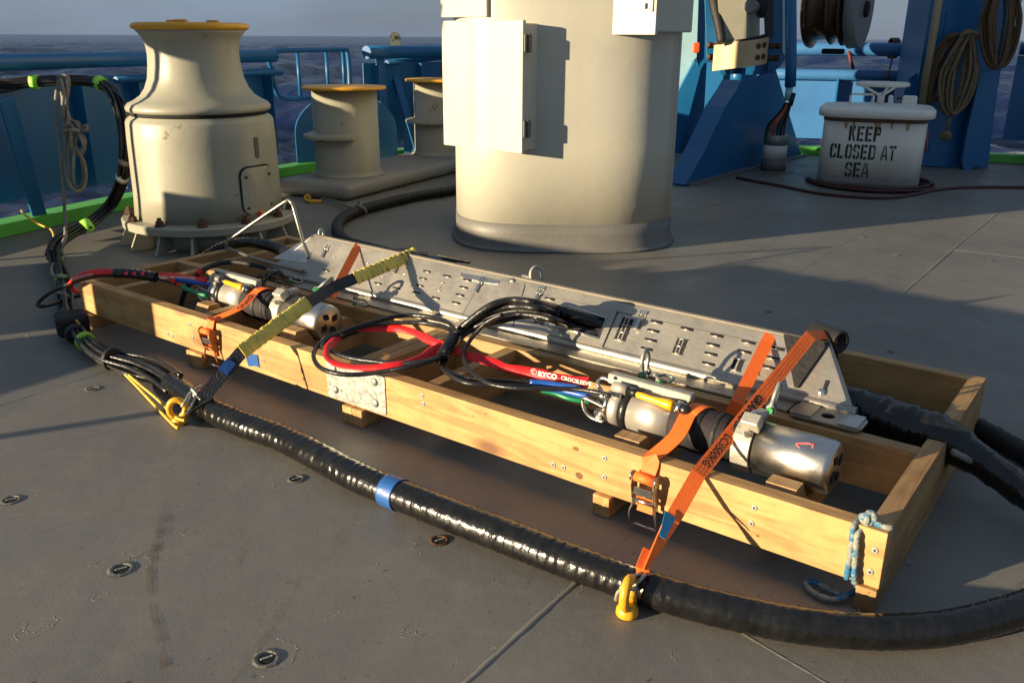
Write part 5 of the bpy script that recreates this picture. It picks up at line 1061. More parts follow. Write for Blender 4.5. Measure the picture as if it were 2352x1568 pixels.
A_ = [(1930, 560, .27), (1960, 440, .30), (1900, 320, .31), (1700, 245, .30), (1400, 215, .29), (1150, 240, .29), (900, 310, .28), (600, 400, .27), (420, 465, .255), (290, 555, .24), (205, 660, .23), (200, 760, .226), (270, 860, .222), (420, 925, .222), (620, 955, .222), (850, 945, .224), (1100, 910, .235), (1350, 865, .25), (1600, 800, .26), (1790, 740, .26)]
PAo = hose(A_, .0075, BLACKR, HL)
B_ = [(1910, 580, .275), (1930, 450, .29), (1830, 360, .295), (1600, 315, .285), (1350, 305, .28), (1100, 312, .275), (850, 350, .27), (600, 420, .262), (400, 500, .25), (300, 590, .24), (420, 665, .235), (620, 740, .235), (900, 785, .24), (1200, 812, .245), (1500, 800, .255), (1780, 740, .265)]
hose(B_, .0075, BLACKR, HL)
R1 = path(c3, [(1830, 580, .265), (1720, 560, .262), (1600, 500, .262), (1430, 420, .26), (1230, 375, .258), (1000, 385, .255), (850, 385, .255), (700, 390, .258)]); sleeve(R1, .027, RED, HL, seed=1)
R2 = path(c3, [(530, 460, .25), (440, 540, .245), (375, 630, .24), (360, 720, .235), (440, 800, .232), (600, 850, .232), (800, 870, .235), (1050, 865, .24), (1280, 835, .245), (1480, 770, .25), (1640, 680, .255), (1830, 570, .262)]); sleeve(R2, .026, RED, HL, seed=2)
R3 = path(c3, [(1880, 610, .26), (1980, 660, .255), (2100, 700, .25), (2250, 745, .245)]) + path(c5, [(905, 890, .245), (1000, 915, .24), (1150, 970, .235), (1300, 1000, .23), (1480, 1035, .232), (1600, 1058, .238), (1700, 1072, .245)]); sleeve(spl(R3[::4]+[R3[-1]], .012), .034, RED, HL, seed=3)
tp = path(c3, [(740, 385, .262), (640, 420, .258), (520, 470, .25)]); mb = MB(); mb.tube(tp, wrapr(.0165, .03, .012, .12), 14); mb.make('tape_wrap', TAPE, HL)
ti = path(c3, [(1960, 470, .29), (1900, 580, .275), (1830, 680, .262), (1790, 760, .255)]); mb = MB(); mb.tube(ti, wrapr(.021, .022, .012, .14), 14); mb.make('spiral_wrap', TAPE, HL)
# strands rising to the window of the tray
HS = thing('hose_run', 'arched run of black hoses rising from the loop and entering the window of the tray', 'hose', at(1180, 760, .27))
wi = inner[1].lerp(inner[2], .5)-pN*.03
def strand(pts, end, r, m=BLACKR): 
    P = spl([at(*c5(x, y), z) for x, y, z in pts]+end, .012); mb = MB(); mb.tube(P, r, 10); mb.make('hose', m, HS); return P
pz = lambda x, y, e: pan(*c5(x, y), e)
strand([(735, 800, .265), (790, 735, .28), (890, 640, .33), (1040, 535, .385), (1190, 500, .40), (1340, 520, .405)], [pz(1480, 560, .06), pz(1600, 600, .03)], .0125)
strand([(740, 820, .262), (850, 690, .30), (1000, 595, .35), (1180, 545, .38), (1370, 560, .39)], [pz(1480, 590, .055), pz(1600, 625, .025), pz(1720, 670, -.01)], .0125)
strand([(745, 830, .26), (880, 710, .29), (1050, 635, .34), (1220, 600, .36), (1380, 615, .37), (1480, 645, .36)], [pz(1560, 672, .022), pz(1680, 715, -.01)], .0115)
strand([(730, 840, .25), (900, 700, .29), (1080, 650, .33), (1250, 610, .355), (1400, 630, .36)], [pz(1520, 650, .035), pz(1660, 700, -.005)], .010)
mb = MB(); P = spl([pz(1365, 548, .075), pz(1450, 562, .062), pz(1590, 600, .036), pz(1710, 640, .008), pz(1810, 668, -.022), pz(1900, 700, -.05)], .008); mb.tube(P, wrapr(.021, .024, .008, .13), 16); mb.make('spiral_wrap', TAPE, HS)
mb = MB(); P = spl([pz(1440, 625, .05), pz(1560, 668, .022), pz(1680, 712, -.006), pz(1800, 745, -.035)], .01); mb.tube(P, .015, 12); mb.make('hose', MATTEB, HS)
mb = MB(); P = spl([pz(1490, 550, .075), pz(1480, 600, .075), pz(1480, 650, .05)], .006); mb.tube(P, .012, 10, flat=.4); mb.make('cable_tie', MATTEB, HS)
sleeve(path(c5, [(760, 795, .255), (840, 735, .275), (910, 685, .295)]), .02, RED, HS, seed=5)
P = hose([(1110, 600, .375), (1000, 655, .34), (900, 760, .29), (845, 860, .262), (850, 930, .25), (910, 1010, .245), (1020, 1075, .245), (1180, 1105, .25), (1400, 1112, .255), (1620, 1115, .262), (1790, 1140, .27), (1850, 1160, .272)], .0068, BLACKR, HS, 'thin_hose', fn=c5)
for dy, z0 in ((0, 0), (35, -.01)):
    hose([(685, 870, .25), (690, 940+dy*.4, .24), (750, 1000+dy*.5, .235), (880, 1040+dy, .235), (1080, 1055+dy*.9, .235), (1310, 1068+dy*.8, .235)], .0075, BLACKR, HS, 'thin_hose', fn=c5)
IH = thing('instrument_hoses', 'blue and green ended hoses plugged into the left end of the right-hand instrument', 'hose', at(1290, 890, .22))
hose([(1300, 1068, .236), (1400, 1072, .237), (1500, 1088, .236), (1580, 1100, .236), (1640, 1110, .236)], .0098, BLUEH, IH, 'blue_hose', fn=c5)
hose([(1420, 1105, .225), (1530, 1125, .224), (1650, 1152, .226), (1700, 1165, .228)], .0098, BLUEH, IH, 'blue_hose', fn=c5)
hose([(1380, 1120, .215), (1480, 1145, .21), (1580, 1180, .206), (1720, 1200, .205)], .0075, GREENH, IH, 'green_hose', fn=c5)
# text on the red sleeve
tx = path(c5, [(1290, 985, .252), (1400, 1008, .251), (1520, 1030, .250), (1640, 1058, .250), (1760, 1080, .25)])
text_on_path('sleeve_print', 'RYCO', .022, tx, [CDIR(p).cross((tx[-1]-tx[0])).cross(CDIR(p))*-1 if False else UP for p in tx], [CDIR(p) for p in tx], WINK, HL, start=.035, eps=.004, bold=.0009)
text_on_path('sleeve_print', 'CROCSLEEVE', .0175, tx, UP, [CDIR(p) for p in tx], WINK, HL, start=.108, eps=.004, bold=.0003, spacing=.95)
mb = MB(); p = tx[3]+CDIR(tx[3])*.003; d = (tx[4]-tx[3]).normalized(); 
cpts = [tx[0]+CDIR(tx[0])*.004+d*.018+d*math.cos(a)*.0095+UP*math.sin(a)*.009 for a in [2*math.pi*j/18 for j in range(18)]]; mb.tube(cpts, .0009, 5, loop=True); mb.tube([cpts[9], cpts[0]+UP*.003, cpts[3]], .0008, 4); mb.tube([cpts[12], cpts[4]], .0008, 4); mb.make('sleeve_emblem', WINK, HL)
# left instrument's hoses
LH = thing('hose_loop', 'red sleeved hose and thin black hose arching over the left corner of the cradle', 'hose', at(300, 640, .2))
Q = path(c2, [(600, 510, .12), (540, 495, .14), (490, 440, .17), (500, 375, .215), (600, 312, .25), (750, 272, .27), (900, 258, .28), (1060, 262, .282)]); sleeve(Q, .026, RED, LH, seed=7)
Q3 = path(c2, [(1040, 275, .28), (1200, 280, .28), (1380, 300, .275), (1560, 330, .27)], .006); mb = MB(); mb.tube(Q3, wrapr(.0205, .024, .006, .16), 16); mb.make('spiral_wrap', TAPE, LH)
Q2 = path(c2, [(1540, 305, .27), (1700, 300, .268), (1850, 310, .262), (2010, 335, .258), (2190, 365, .255)]); sleeve(Q2, .024, RED, LH, seed=8)
for k in (1190, 1290, 1395):
    mb = MB(); P = path(c2, [(k, 262, .292), (k-8, 300, .285)], .004); mb.tube(P, .006, 8, flat=.3); mb.make('red_gap', RED, LH)
hose([(1560, 350, .262), (1250, 320, .268), (1000, 305, .265), (800, 318, .25), (600, 370, .22), (400, 440, .18), (220, 530, .13), (110, 620, .09), (75, 675, .075), (140, 690, .07), (300, 650, .065), (450, 600, .065), (590, 560, .07), (700, 545, .09)], .0085, BLACKR, LH, 'thin_hose', fn=c2)
tx = path(c2, [(485, 368, .23), (600, 325, .258), (750, 290, .282), (900, 272, .295), (1050, 275, .298)])
text_on_path('sleeve_print', 'CROCSLEEVE RCSB-27  FRAS UR', .0125, tx, UP, [CDIR(p) for p in tx], WINK, LH, start=.012, eps=.0035, bold=.0002)
tx = path(c2, [(1590, 312, .285), (1750, 318, .28), (1900, 325, .276), (2050, 340, .272)])
text_on_path('sleeve_print', 'RYCO CROCSLEEVE RCSB', .0125, tx, UP, [CDIR(p) for p in tx], WINK, LH, start=.0, eps=.003, bold=.0002)
hose([(1770, 355, .255), (1850, 362, .252), (2000, 385, .245), (2150, 405, .24), (2260, 420, .236)], .0105, BLUEH, LH, 'blue_hose', fn=c2)
hose([(1560, 345, .262), (1700, 380, .25), (1850, 430, .235)], .006, BLACKR, LH, 'thin_hose', fn=c2)
hose([(1840, 425, .235), (1950, 480, .225), (2080, 530, .215), (2200, 560, .21)], .010, GREENH, LH, 'green_hose', fn=c2)
hose([(1750, 340, .262), (1770, 375, .258)], .0085, RED, LH, 'red_clip', fn=c2); hose([(1820, 410, .24), (1860, 435, .236)], .0085, RED, LH, 'red_clip', fn=c2)
t = thing('black_cable', 'black taped cable with a red tag curving down from the left instrument into the cradle', 'cable', at(450, 700, .08))
hose([(2400, 140, .29), (2240, 190, .285), (2120, 260, .275), (2020, 350, .25), (1950, 450, .22), (1900, 560, .17), (1870, 680, .10), (1855, 760, .06)], lambda i, m: .011*(1+.05*math.sin(i*2.1)), MATTEB, t, 'cable', fn=c2)
hose([(2120, 245, .283), (2075, 285, .272)], .0135, RED, t, 'red_tag', fn=c2)
# hose passing behind the left end of the tray
t = thing('armoured_hose', 'ribbed black hose arching behind the bail handle into the left end of the tray', 'hose', at(540, 570, .1))
st_ = .008; P = spl([at(425, 612, .05), at(470, 590, .12), at(515, 566, .20), at(560, 556, .25), at(600, 560, .26), at(640, 572, .25), at(672, 590, .24)], st_); mb = MB(); mb.tube(P, wrapr(.026, .03, st_, .13), 16); mb.make('hose', TAPE, t)
mb = MB(); mb.tube(spl([at(500, 604, .2), at(540, 602, .22), at(580, 608, .22), at(610, 615, .22), at(640, 622, .22)], .01), .011, 10); mb.make('side_hose', MATTEB, t)

# ================================================================== UMBILICAL ON THE DECK
t = thing('umbilical_cable', 'thick shiny black taped umbilical curving along the deck in front of the cradle', 'cable', at(1100, 1215))
UPx = [(392, 878), (440, 912), (490, 945), (560, 975), (640, 1003), (720, 1042), (800, 1085), (860, 1112), (940, 1145), (1050, 1188), (1180, 1238), (1300, 1285), (1420, 1328), (1540, 1368), (1680, 1404), (1820, 1432), (1950, 1447), (2060, 1450), (2170, 1442), (2270, 1420), (2380, 1385), (2500, 1330)]
st_ = .0045; PU = spl([at(x, y, .044-.008*max(0, (x-900)/1500)) for x, y in UPx], st_); RR = []
def umb_r(i, m):
    s_ = i*st_; base = .0415*(.86+.14*min(1, s_/.5)); k = base*(1-.17*min(1, max(0, (s_-1.6)/1.6)))*(1+.035*math.sin(s_*7.3)*math.sin(s_*2.9)); ph0 = random.uniform(-.006, .006)
    def g(a):
        ph = (s_/.027+.5*math.sin(s_*11)+.35*math.sin(s_*23+1)+a/(2*math.pi)+.15*math.sin(a*2+s_*20)) % 1; ph2 = (s_/.11+a/(2*math.pi)) % 1
        return k*(1+.035*(ph-.5)+(.02 if ph2 < .06 else 0)+ph0*.5)
    return g
mb = MB(); mb.tube(PU, umb_r, 26); um = mb.make('jacket', TAPE, t)
i0 = near(PU, at(895, 1133, .044)); mb = MB(); mb.tube(PU[i0-5:i0+7], .0445, 24); mb.make('blue_tape', BTAPE, t)
fray = MB()
for k in range(46):
    i = random.randrange(10, len(PU)-20); p = PU[i]; T = (PU[i+1]-PU[i]).normalized(); sd_ = T.cross(UP); q = p+UP*.041-sd_*random.uniform(.0, .014)
    fray.tube([q, q+V((random.uniform(-.01, .01), random.uniform(0, .01), random.uniform(.002, .008)))], .0007, 4)
o = fray.make('frayed_threads', MATTEB, t); o['kind'] = 'stuff'
# its branches on the left
t = thing('cable_bundle', 'splayed bundle of black cables tied with green tape, running from umbilical to rubber block', 'cable bundle', at(250, 820))
P = [at(405, 888, .045), at(365, 858, .045), at(310, 836, .04), at(262, 826, .04), at(222, 806, .045), at(196, 785, .05), at(176, 760, .05)]
bundle('cable', P, 9, .032, .0088, BLACKR, t, seed=11, twist=1.2, wob=.35)
P = [at(400, 895, .03), at(350, 872, .02), at(300, 862, .015), at(255, 845, .012), at(215, 822, .012), at(200, 800, .02), at(186, 775, .03)]
bundle('cable', P, 3, .014, .007, BLACKR, t, seed=12, twist=1.5, wob=.5)
C = spl([at(262, 826, .04), at(250, 822, .04), at(238, 816, .042)], .006); mb = MB(); mb.lathe_dir(C[0], C[2], [(0, .043), (.008, .045), (.02, .043)], 16); mb.make('rope_tie', MATTEB, t)
mb = MB(); p, q = at(198, 786, .05), at(188, 774, .05); mb.lathe_dir(p, q, [(0, .038), (.025, .038)], 18); mb.make('green_tape', GTAPE, t)
C2 = [at(172, 752, .05), at(158, 715, .05), at(150, 680, .045), at(140, 640, .045), at(128, 600, .045), at(121, 575, .045)]
bundle('cable', C2, 9, .030, .0095, BLACKR, t, seed=13, twist=.8)
for x, y in ((143, 647),):
    mb = MB(); p = at(x, y, .045); mb.lathe_dir(p, p+(C2[4]-C2[2]).normalized(), [(0, .036), (.014, .036)], 16); mb.make('green_tape', GTAPE, t)
mb = MB(); mb.tube(spl([at(x, y, z) for x, y, z in ((148, 590, .03), (120, 610, .06), (122, 632, .06), (140, 636, .08), (155, 640, .05), (130, 668, .05), (150, 676, .08), (166, 690, .05), (150, 705, .06), (140, 722, .06))], .01), .0075, 8); mb.make('spiral_rope', ROPE, t)
t = thing('rubber_block', 'black rubber block clamped round the cables at the left corner of the cradle', 'rubber block', at(166, 770))
mb = MB(); c = at(166, 742, .07); ax_ = (at(190, 790, .05)-at(150, 700, .05)).normalized()
mb.box(c, (.095, .125, .095), Matrix((ax_, UP.cross(ax_), UP)).transposed() @ Matrix.Rotation(.18, 3, 'Y'), .022, 4); mb.make('block', MATTEB, t)
mb = MB(); mb.lathe_dir(c+ax_*.03-UP*.02, c+ax_*.11-UP*.03, [(0, .04), (.04, .042), (.06, .035)], 18); mb.make('cable_collar', BLACKR, t)
# thick tapered cable leaving the right end of the tray
t = thing('umbilical_cable', 'very thick black taped cable leaving the right end of the tray, tapering to the right', 'cable', at(2150, 1010))
st_ = .006; P = spl([K(-.40, .72, .165), K(-.25, .72, .16), K(-.12, .705, .155), K(-.02, .69, .15), K(.08, .655, .13), K(.20, .60, .10), K(.36, .53, .07), K(.7, .40, .05)], st_)
mb = MB(); mb.tube(P, lambda i, m: wrapr((.068 if i*st_ < .33 else .068-.026*min(1, (i*st_-.33)/.15)), .07, st_, .10, .02)(i, m), 26); mb.make('jacket', TAPE, t)
t = thing('black_cable', 'second rough black cable on the deck behind the thick tapered one at the right edge', 'cable', at(2300, 1010))
P = spl([at(2190, 958, .03), at(2250, 985, .03), at(2300, 1010, .03), at(2360, 1045, .03), at(2480, 1110, .03)], .01); mb = MB(); mb.tube(P, wrapr(.032, .03, .01, .12, .06), 16); mb.make('jacket', MATTEB, t)
t = tag(MB().tube(spl([at(2187, 1036, .17), at(2205, 1045, .165), at(2240, 1062, .13), at(2300, 1080, .10), at(2360, 1102, .08), at(2480, 1140, .06)], .01), lambda i, m: .0095*(1+.12*math.sin(i*1.9)), 8).make('grey_rope', ROPE), 'frayed grey rope trailing over the right end board to the edge of the picture', 'rope')

# ================================================================== STRAPS
def ratchet(t, base, up, nrm, rusty=False, s=1.0):
    "ratchet buckle: base = top centre where the webbing enters, up = along the buckle, nrm = outwards"
    up = V(up).normalized(); nrm = V(nrm).normalized(); sx_ = up.cross(nrm).normalized(); R = Matrix((sx_, up, nrm)).transposed(); B = lambda x, y, z: V(base)+R @ V((x*s, y*s, z*s))
    M1 = TURK if rusty else STEELB
    bk = thing.__globals__['MB']
    for k in (-1, 1):
        mb = MB(); P = [B(k*.031, y, z) for y, z in ((.0, .012), (.004, .024), (-.004, .034), (-.03, .036), (-.07, .030), (-.095, .018), (-.10, .010), (-.06, .003), (-.02, .003))]; mb.prism(P, sx_*(.0022*s)); mb.make('side_plate', M1, t)
        mb = MB(); mb.cyl(B(k*.033, -.012, .02), B(k*.036, -.012, .02), .015*s, n=14); mb.make('ratchet_wheel', M1, t)
        mb = MB(); P = [B(k*.027, -.05, .02), B(k*.030, -.09, .024), B(k*.037, -.115, .026), B(k*.040, -.15, .022)]; mb.tube(spl(P, .006), .0035*s, 6); mb.make('handle_arm', M1, t)
    mb = MB(); mb.cyl(B(-.028, -.012, .02), B(.028, -.012, .02), .0125*s, n=18); mb.make('webbing_roll', ORA, t)
    mb = MB(); mb.box(B(0, -.048, .027), (.052*s, .022*s, .006*s), R, .001); mb.make('locking_plate', STEELB, t)
    mb = MB(); mb.cyl(B(-.03, -.078, .024), B(.03, -.078, .024), .005*s, n=10); mb.cyl(B(-.03, -.062, .02), B(.03, -.062, .02), .004*s, n=10); mb.make('cross_pin', M1, t)
    mb = MB(); mb.cyl(B(-.041, -.15, .022), B(.041, -.15, .022), .0045*s, n=10); mb.make('handle_bar', STEELB, t)
    mb = MB(); mb.ribbon([B(0, -.07, .012), B(0, -.095, .010), B(0, -.112, .014)], sx_, .044*s, .004); mb.make('webbing_tail', ORA, t)
n0 = -E2
# right strap over the instrument
t = thing('ratchet_strap', 'orange strap over the right instrument with a shiny ratchet hanging on the front rail', 'strap', K(-.64, 0, .05))
rb = vp(1490, 1083, -.006)
SP = [rb+V((0, 0, -.012))+n0*.016, rb+n0*.004, vp(1497, 1058, -.004), K((rb-KO).dot(E1), -.003, .203), K((rb-KO).dot(E1)+.003, .02, .207), K((rb-KO).dot(E1)+.022, .09, .236)]+[X2((rb-KO).dot(E1)-.042+.045+.03*k/8)+(E2*math.cos(a)+UP*math.sin(a))*.067 for k, a in enumerate([math.radians(128-13*k) for k in range(9)])]+[K((rb-KO).dot(E1)+.08, .34, .12)]
SPs = spl(SP, .008); mb = MB(); mb.ribbon(SPs, E1+V((0, 0, 0)), .043, .0028); mb.make('webbing', ORA, t)
ratchet(t, rb, UP+n0*.05, n0)
# left strap over the instrument
t = thing('ratchet_strap', 'orange strap over the left instrument with a rusty brown ratchet on the front rail', 'strap', K(-2.46, 0, .05))
rb = vp(484, 752, -.006); u_ = (rb-KO).dot(E1)
SP = [rb+V((0, 0, -.012))+n0*.016, rb+n0*.004, vp(486, 730, -.004), K(u_, -.002, .204), K(u_+.01, .02, .212), K(u_+.045, .10, .24)]+[X1(-.545+.02*k/8)+(E2*math.cos(a)+UP*math.sin(a))*.069 for k, a in enumerate([math.radians(125-13*k) for k in range(9)])]+[K(-2.36, .42, .12)]
SPs = spl(SP, .008); mb = MB(); mb.ribbon(SPs, E1, .038, .0028); mb.make('webbing', ORA, t); ratchet(t, rb, UP+n0*.1, n0, True, .98)
tl = [p for p in SPs if p.z > .225]; text_on_path('strap_print', 'GRANGE', .032, tl, [-E1 for p in tl], [(CDIR(p)) for p in tl], INK, t, start=.03, eps=.0022, bold=.0008)
# long orange strap from the ridge to the yellow deck eye
t = thing('tie_down_strap', 'long orange webbing strap printed LC1500KG from the tray to the yellow deck eye', 'strap', at(1440, 1380))
q0 = at(1862, 770, .385); q1 = at(1604, 1088, .209); q2 = at(1548, 1186, .152); q3 = at(1478, 1310, .095)
pth = [vp(1930, 766, .80), vp(1900, 768, .74), q0]+[q0.lerp(q1, k/10) for k in range(1, 11)]+[q1.lerp(q2, k/3) for k in (1, 2, 3)]
side0 = (q1-q0).cross(CDIR(q0.lerp(q1, .5))).normalized()
mb = MB(); sides = [side0]*len(pth); ws = [.037]*len(pth); mb.ribbon(pth, sides, ws, .0026); wb = mb.make('webbing', ORA, t)
ss = []; tw = [q2.lerp(q3, k/12) for k in range(13)]
for k in range(13): ss.append(side0*math.cos(k/12*1.3)+CDIR(q2)*math.sin(k/12*1.3))
mb = MB(); mb.ribbon(tw, ss, [.036-.018*k/12 for k in range(13)], .004); mb.make('twisted_webbing', ORA, t)
mb = MB(); mb.ribbon([q3.lerp(q2, .30)+side0*.01, q3+side0*.004, q3-UP*.01], side0, .03, .006); mb.make('hook_loop', ORA, t)
nn_ = CDIR(q0.lerp(q1, .5)); 
for w_ in (-.011, -.0, .011):
    for k in range(64):
        if k % 2 == 0:
            a = q0.lerp(q1, k/64); b = q0.lerp(q1, (k+.9)/64); 
            pass
st_l = MB()
for w_ in (-.009, 0, .009):
    for k in range(58): 
        a = q0.lerp(q1, (k+.15)/58); b = q0.lerp(q1, (k+.65)/58); nv = (q1-q0).cross(side0).normalized(); nv = nv if nv.dot(nn_) > 0 else -nv
        st_l.prism([a+side0*(w_-.0005)+nv*.0015, b+side0*(w_-.0005)+nv*.0015, b+side0*(w_+.0005)+nv*.0015, a+side0*(w_+.0005)+nv*.0015], nv*.0004)
o = st_l.make('stitching', mat('stitch', (.30, .03, .01), .7), t); o['kind'] = 'stuff'
lp = [q0.lerp(q1, k/40) for k in range(44)]; upv = -side0 if (-side0).dot(cR) > 0 else side0
Ls = (q1-q0).length
text_on_path('strap_print', 'GRANGE', .030, lp, upv, nn_, INK, t, start=Ls*.49, eps=.0022, bold=.0012, spacing=1.0)
text_on_path('strap_print', 'LIFT', .016, lp, upv, nn_, INK, t, start=Ls*.695, eps=.0022, bold=.0003)
text_on_path('strap_print', 'LC1500KG', .031, lp, upv, nn_, INK, t, start=Ls*.765, eps=.0022, bold=.0004, spacing=.98, stretch=.95)
mb = MB(); a = q2+nn_*.004; mb.ribbon([a-cR*.008+cU*.006, at(1522, 1232, .135)+nn_*.01], (side0+UP*.2), [.03, .016], .0015); mb.make('blue_label', LTAPE, t)
# wire claw hook
hk = at(1444, 1352, .075)
for sx_ in (-1, 1):
    P = [q3-UP*.006+cR*.006*sx_, q3.lerp(hk, .5)+cR*(.012*sx_)+V((0, 0, .004)), at(1444+14*sx_-4, 1350, .06), at(1440+14*sx_, 1362, .045)]
    mb = MB(); mb.tube(spl(P, .006), .0042, 8); mb.make('wire_hook', GALV, t)
mb = MB(); mb.tube(spl([at(1414, 1378, .03), at(1420, 1358, .055), at(1436, 1352, .07), at(1460, 1352, .06), at(1474, 1345, .05), at(1474, 1325, .07)], .006), .0042, 8); mb.make('wire_hook', GALV, t)
# orange strap end falling from the ridge behind it
t = thing('tie_down_strap', 'shorter orange strap crossing the tray left of the black rubber pad', 'strap', K(-.56, .4, .1))
qa, qb = vp(1771, 768, .70)+V((0, 0, .004)), at(1693, 925, .235); nn_ = CDIR(qa); sd2 = (qb-qa).cross(nn_).normalized(); qc = at(1660, 990, .15)
mb = MB(); mb.ribbon([K((qa-KO).dot(E1)+.01, .74, .33), qa]+[qa.lerp(qb, k/8) for k in range(1, 9)]+[qc], sd2, .037, .0026); mb.make('webbing', ORA, t)
st_l = MB()
for w_ in (-.009, 0, .009):
    for k in range(34):
        a = qa.lerp(qb, (k+.15)/34); b = qa.lerp(qb, (k+.65)/34); st_l.prism([a+sd2*(w_-.0005)+nn_*.0015, b+sd2*(w_-.0005)+nn_*.0015, b+sd2*(w_+.0005)+nn_*.0015, a+sd2*(w_+.0005)+nn_*.0015], nn_*.0004)
o = st_l.make('stitching', MATS['stitch'], t); o['kind'] = 'stuff'
mb = MB(); mb.ribbon(spl([vp(1772, 768, .72), vp(1815, 778, .76), vp(1860, 772, .76), vp(1905, 768, .74)], .01), UP, .012, .002); mb.make('webbing_edge', ORA, t)
# orange strap on the left part of the tray
t = thing('tie_down_strap', 'orange strap crossing the shaded left part of the tray beside a toggle latch', 'strap', K(-2.2, .6, .2))
qa, qb = vp(824, 563, .70)+V((0, 0, .003)), at(762, 682, .235); nn_ = CDIR(qa); sd2 = (qb-qa).cross(nn_).normalized()
mb = MB(); mb.ribbon([K((qa-KO).dot(E1)+.01, .74, .34), qa]+[qa.lerp(qb, k/8) for k in range(1, 9)], sd2, .034, .0026); mb.make('webbing', ORA, t)
# black and yellow strap
t = thing('sleeved_strap', 'black webbing strap in a crumpled yellow sleeve over the left instrument to the deck eye', 'strap', at(430, 930))
k0 = vp(938, 592, .70)+V((0, 0, .006)); k1 = at(765, 660, .315); k2 = at(700, 700, .30); k3 = at(555, 808, .214); k4 = at(462, 918, .085)
up_ = CDIR(k2); fullp = [vp(985, 590, .76), vp(960, 590, .73), k0]+[k0.lerp(k1, q) for q in np.linspace(.1, 1, 8)]+[k1.lerp(k2, q) for q in (.5, 1)]+[k2.lerp(k3, q) for q in np.linspace(.1, 1, 9)]+[k3.lerp(k4, q) for q in np.linspace(.2, 1, 5)]
sdv = (k3-k1).cross(up_).normalized()
mb = MB(); mb.ribbon(fullp, sdv, .043, .003); mb.make('webbing', BWEB, t)
for a, b, na in ((k0.lerp(k1, -.12), k0.lerp(k1, .72), 22), (k2.lerp(k1, .12), k3.lerp(k4, .02), 34)):
    pp = [a.lerp(b, i/na/4)+up_*(.002*math.sin(i*.9)) for i in range(na*4+1)]
    if na == 34: pp = [(k2.lerp(k1, .12)).lerp(k2, i/12) for i in range(12)]+[k2.lerp(k3, i/120) for i in range(121)]
    mb = MB(); R = []
    for i, p in enumerate(pp):
        ww = .0255*(1+.05*math.sin(i*.47+2*math.sin(i*.13))+random.uniform(-.05, .05)); th_ = .005*(1+.3*math.sin(i*.62+math.sin(i*.2)*2)+random.uniform(-.35, .35)); T = (pp[min(i+1, len(pp)-1)]-pp[max(0, i-1)]).normalized(); s2 = (sdv-T*sdv.dot(T)).normalized(); n2 = T.cross(s2)
        R.append([p+s2*math.cos(q)*ww+n2*math.sin(q)*th_ for q in [2*math.pi*j/14 for j in range(14)]])
    mb.rings(R); mb.make('yellow_sleeve', YSL, t)
mb = MB(); p, q = k3.lerp(k4, .22), k3.lerp(k4, .46); mb.ribbon([p+up_*.003+sdv*.006, q+up_*.003+sdv*.006], sdv, .034, .001); mb.make('blue_label', BTAPE, t)
for P in ([k4, at(440, 900, .10), at(425, 922, .085), at(417, 934, .07)], [k4+sdv*.01, at(440, 893, .11), at(447, 915, .08), at(432, 945, .06)], [at(462, 885, .11), at(450, 893, .11), at(438, 903, .09), at(430, 930, .065)]):
    mb = MB(); mb.tube(spl(P, .006), .0042, 7); mb.make('wire_hook', GALV, t)
mb = MB(); mb.tube(spl([at(425, 945, .06), at(435, 948, .06), at(455, 935, .07), at(470, 925, .08), at(490, 915, .09)], .006), .005, 7); mb.make('black_tie', MATTEB, t)
t = tag(MB().ribbon([vp(567, 827, -.002), vp(580, 826, -.003), vp(593, 829, -.003)], UP+V((0, 0, 0)), .046, .0012).make('blue_tape', BTAPE), 'dark blue tape flag stuck on the front rail beside the black strap', 'tape')
# black rubber sheet and roll under the strap at the ridge
t = thing('rubber_pad', 'black rubber sheet folded over the ridge of the tray under the orange strap', 'rubber pad', K(-.45, .7, .3))
u0 = -.56; mb = MB()
R = []
for i in range(15):
    f = i/14; 
    if f < .6: g = f/.6; ctr = lambda du: pq(-.47+du, .18+.84*g, .005)
    else: g = (f-.6)/.4; ctr = lambda du: K(-.45+du, .705+.10*g, ZT(-.4)+.006-.09*g)
    hw = .085*(.35+.65*min(1, f*1.8)); sh = .05*(1-f)
    a, b = ctr(-hw+sh+.03), ctr(hw+sh*.6); n_ = pN if f < .6 else UP
    a2, b2 = a+n_*.004, b+n_*.004
    R.append([a, b, b2+n_*.002, a2+n_*.002])
mb.rings(R, True, True, True, False); mb.make('sheet', MATTEB, t)
c = vp(1932, 786, .735); mb = MB(); axr = (E1*.85-E2*.5).normalized(); fx = UP; fy = axr.cross(UP).normalized()
mb.rings([[c+axr*o+(fx*math.cos(a)*1.15+fy*math.sin(a))*r for a in [2*math.pi*j/24 for j in range(24)]] for o, r in ((-.12, .026), (-.004, .030), (0, .030), (.001, .020), (-.05, .018))], True, True, True); mb.make('roll', MATTEB, t)
mb = MB(); mb.box(c-axr*.01+fy*.0-UP*.002+cR*-.012, (.012, .012, .02), None, .002); mb.make('orange_webbing_end', ORA, t)
# scraps of black webbing and blue strap end on the ridge
t = thing('webbing_end', 'loose dark webbing end and blue strap tail lying behind the ridge of the tray', 'strap', vp(990, 595, .76))
mb = MB(); mb.ribbon(spl([vp(900, 577, .78), vp(925, 571, .80), vp(945, 578, .78), vp(958, 592, .74)], .01), E2, .03, .003); mb.make('loop', BWEB, t)
mb = MB(); mb.ribbon(spl([vp(955, 590, .74), vp(985, 594, .76), vp(1015, 598, .78)], .01), UP+E2*.4, .022, .004); mb.make('blue_tail', mat('faded_blue_webbing', (.10, .15, .22), .7), t)
mb = MB(); mb.prism([vp(1005, 583, .78), vp(1080, 600, .80), vp(1078, 606, .80), vp(1045, 602, .79), vp(1050, 610, .79), vp(1003, 600, .78)], E2*.006); mb.make('torn_flap', MATTEB, t)

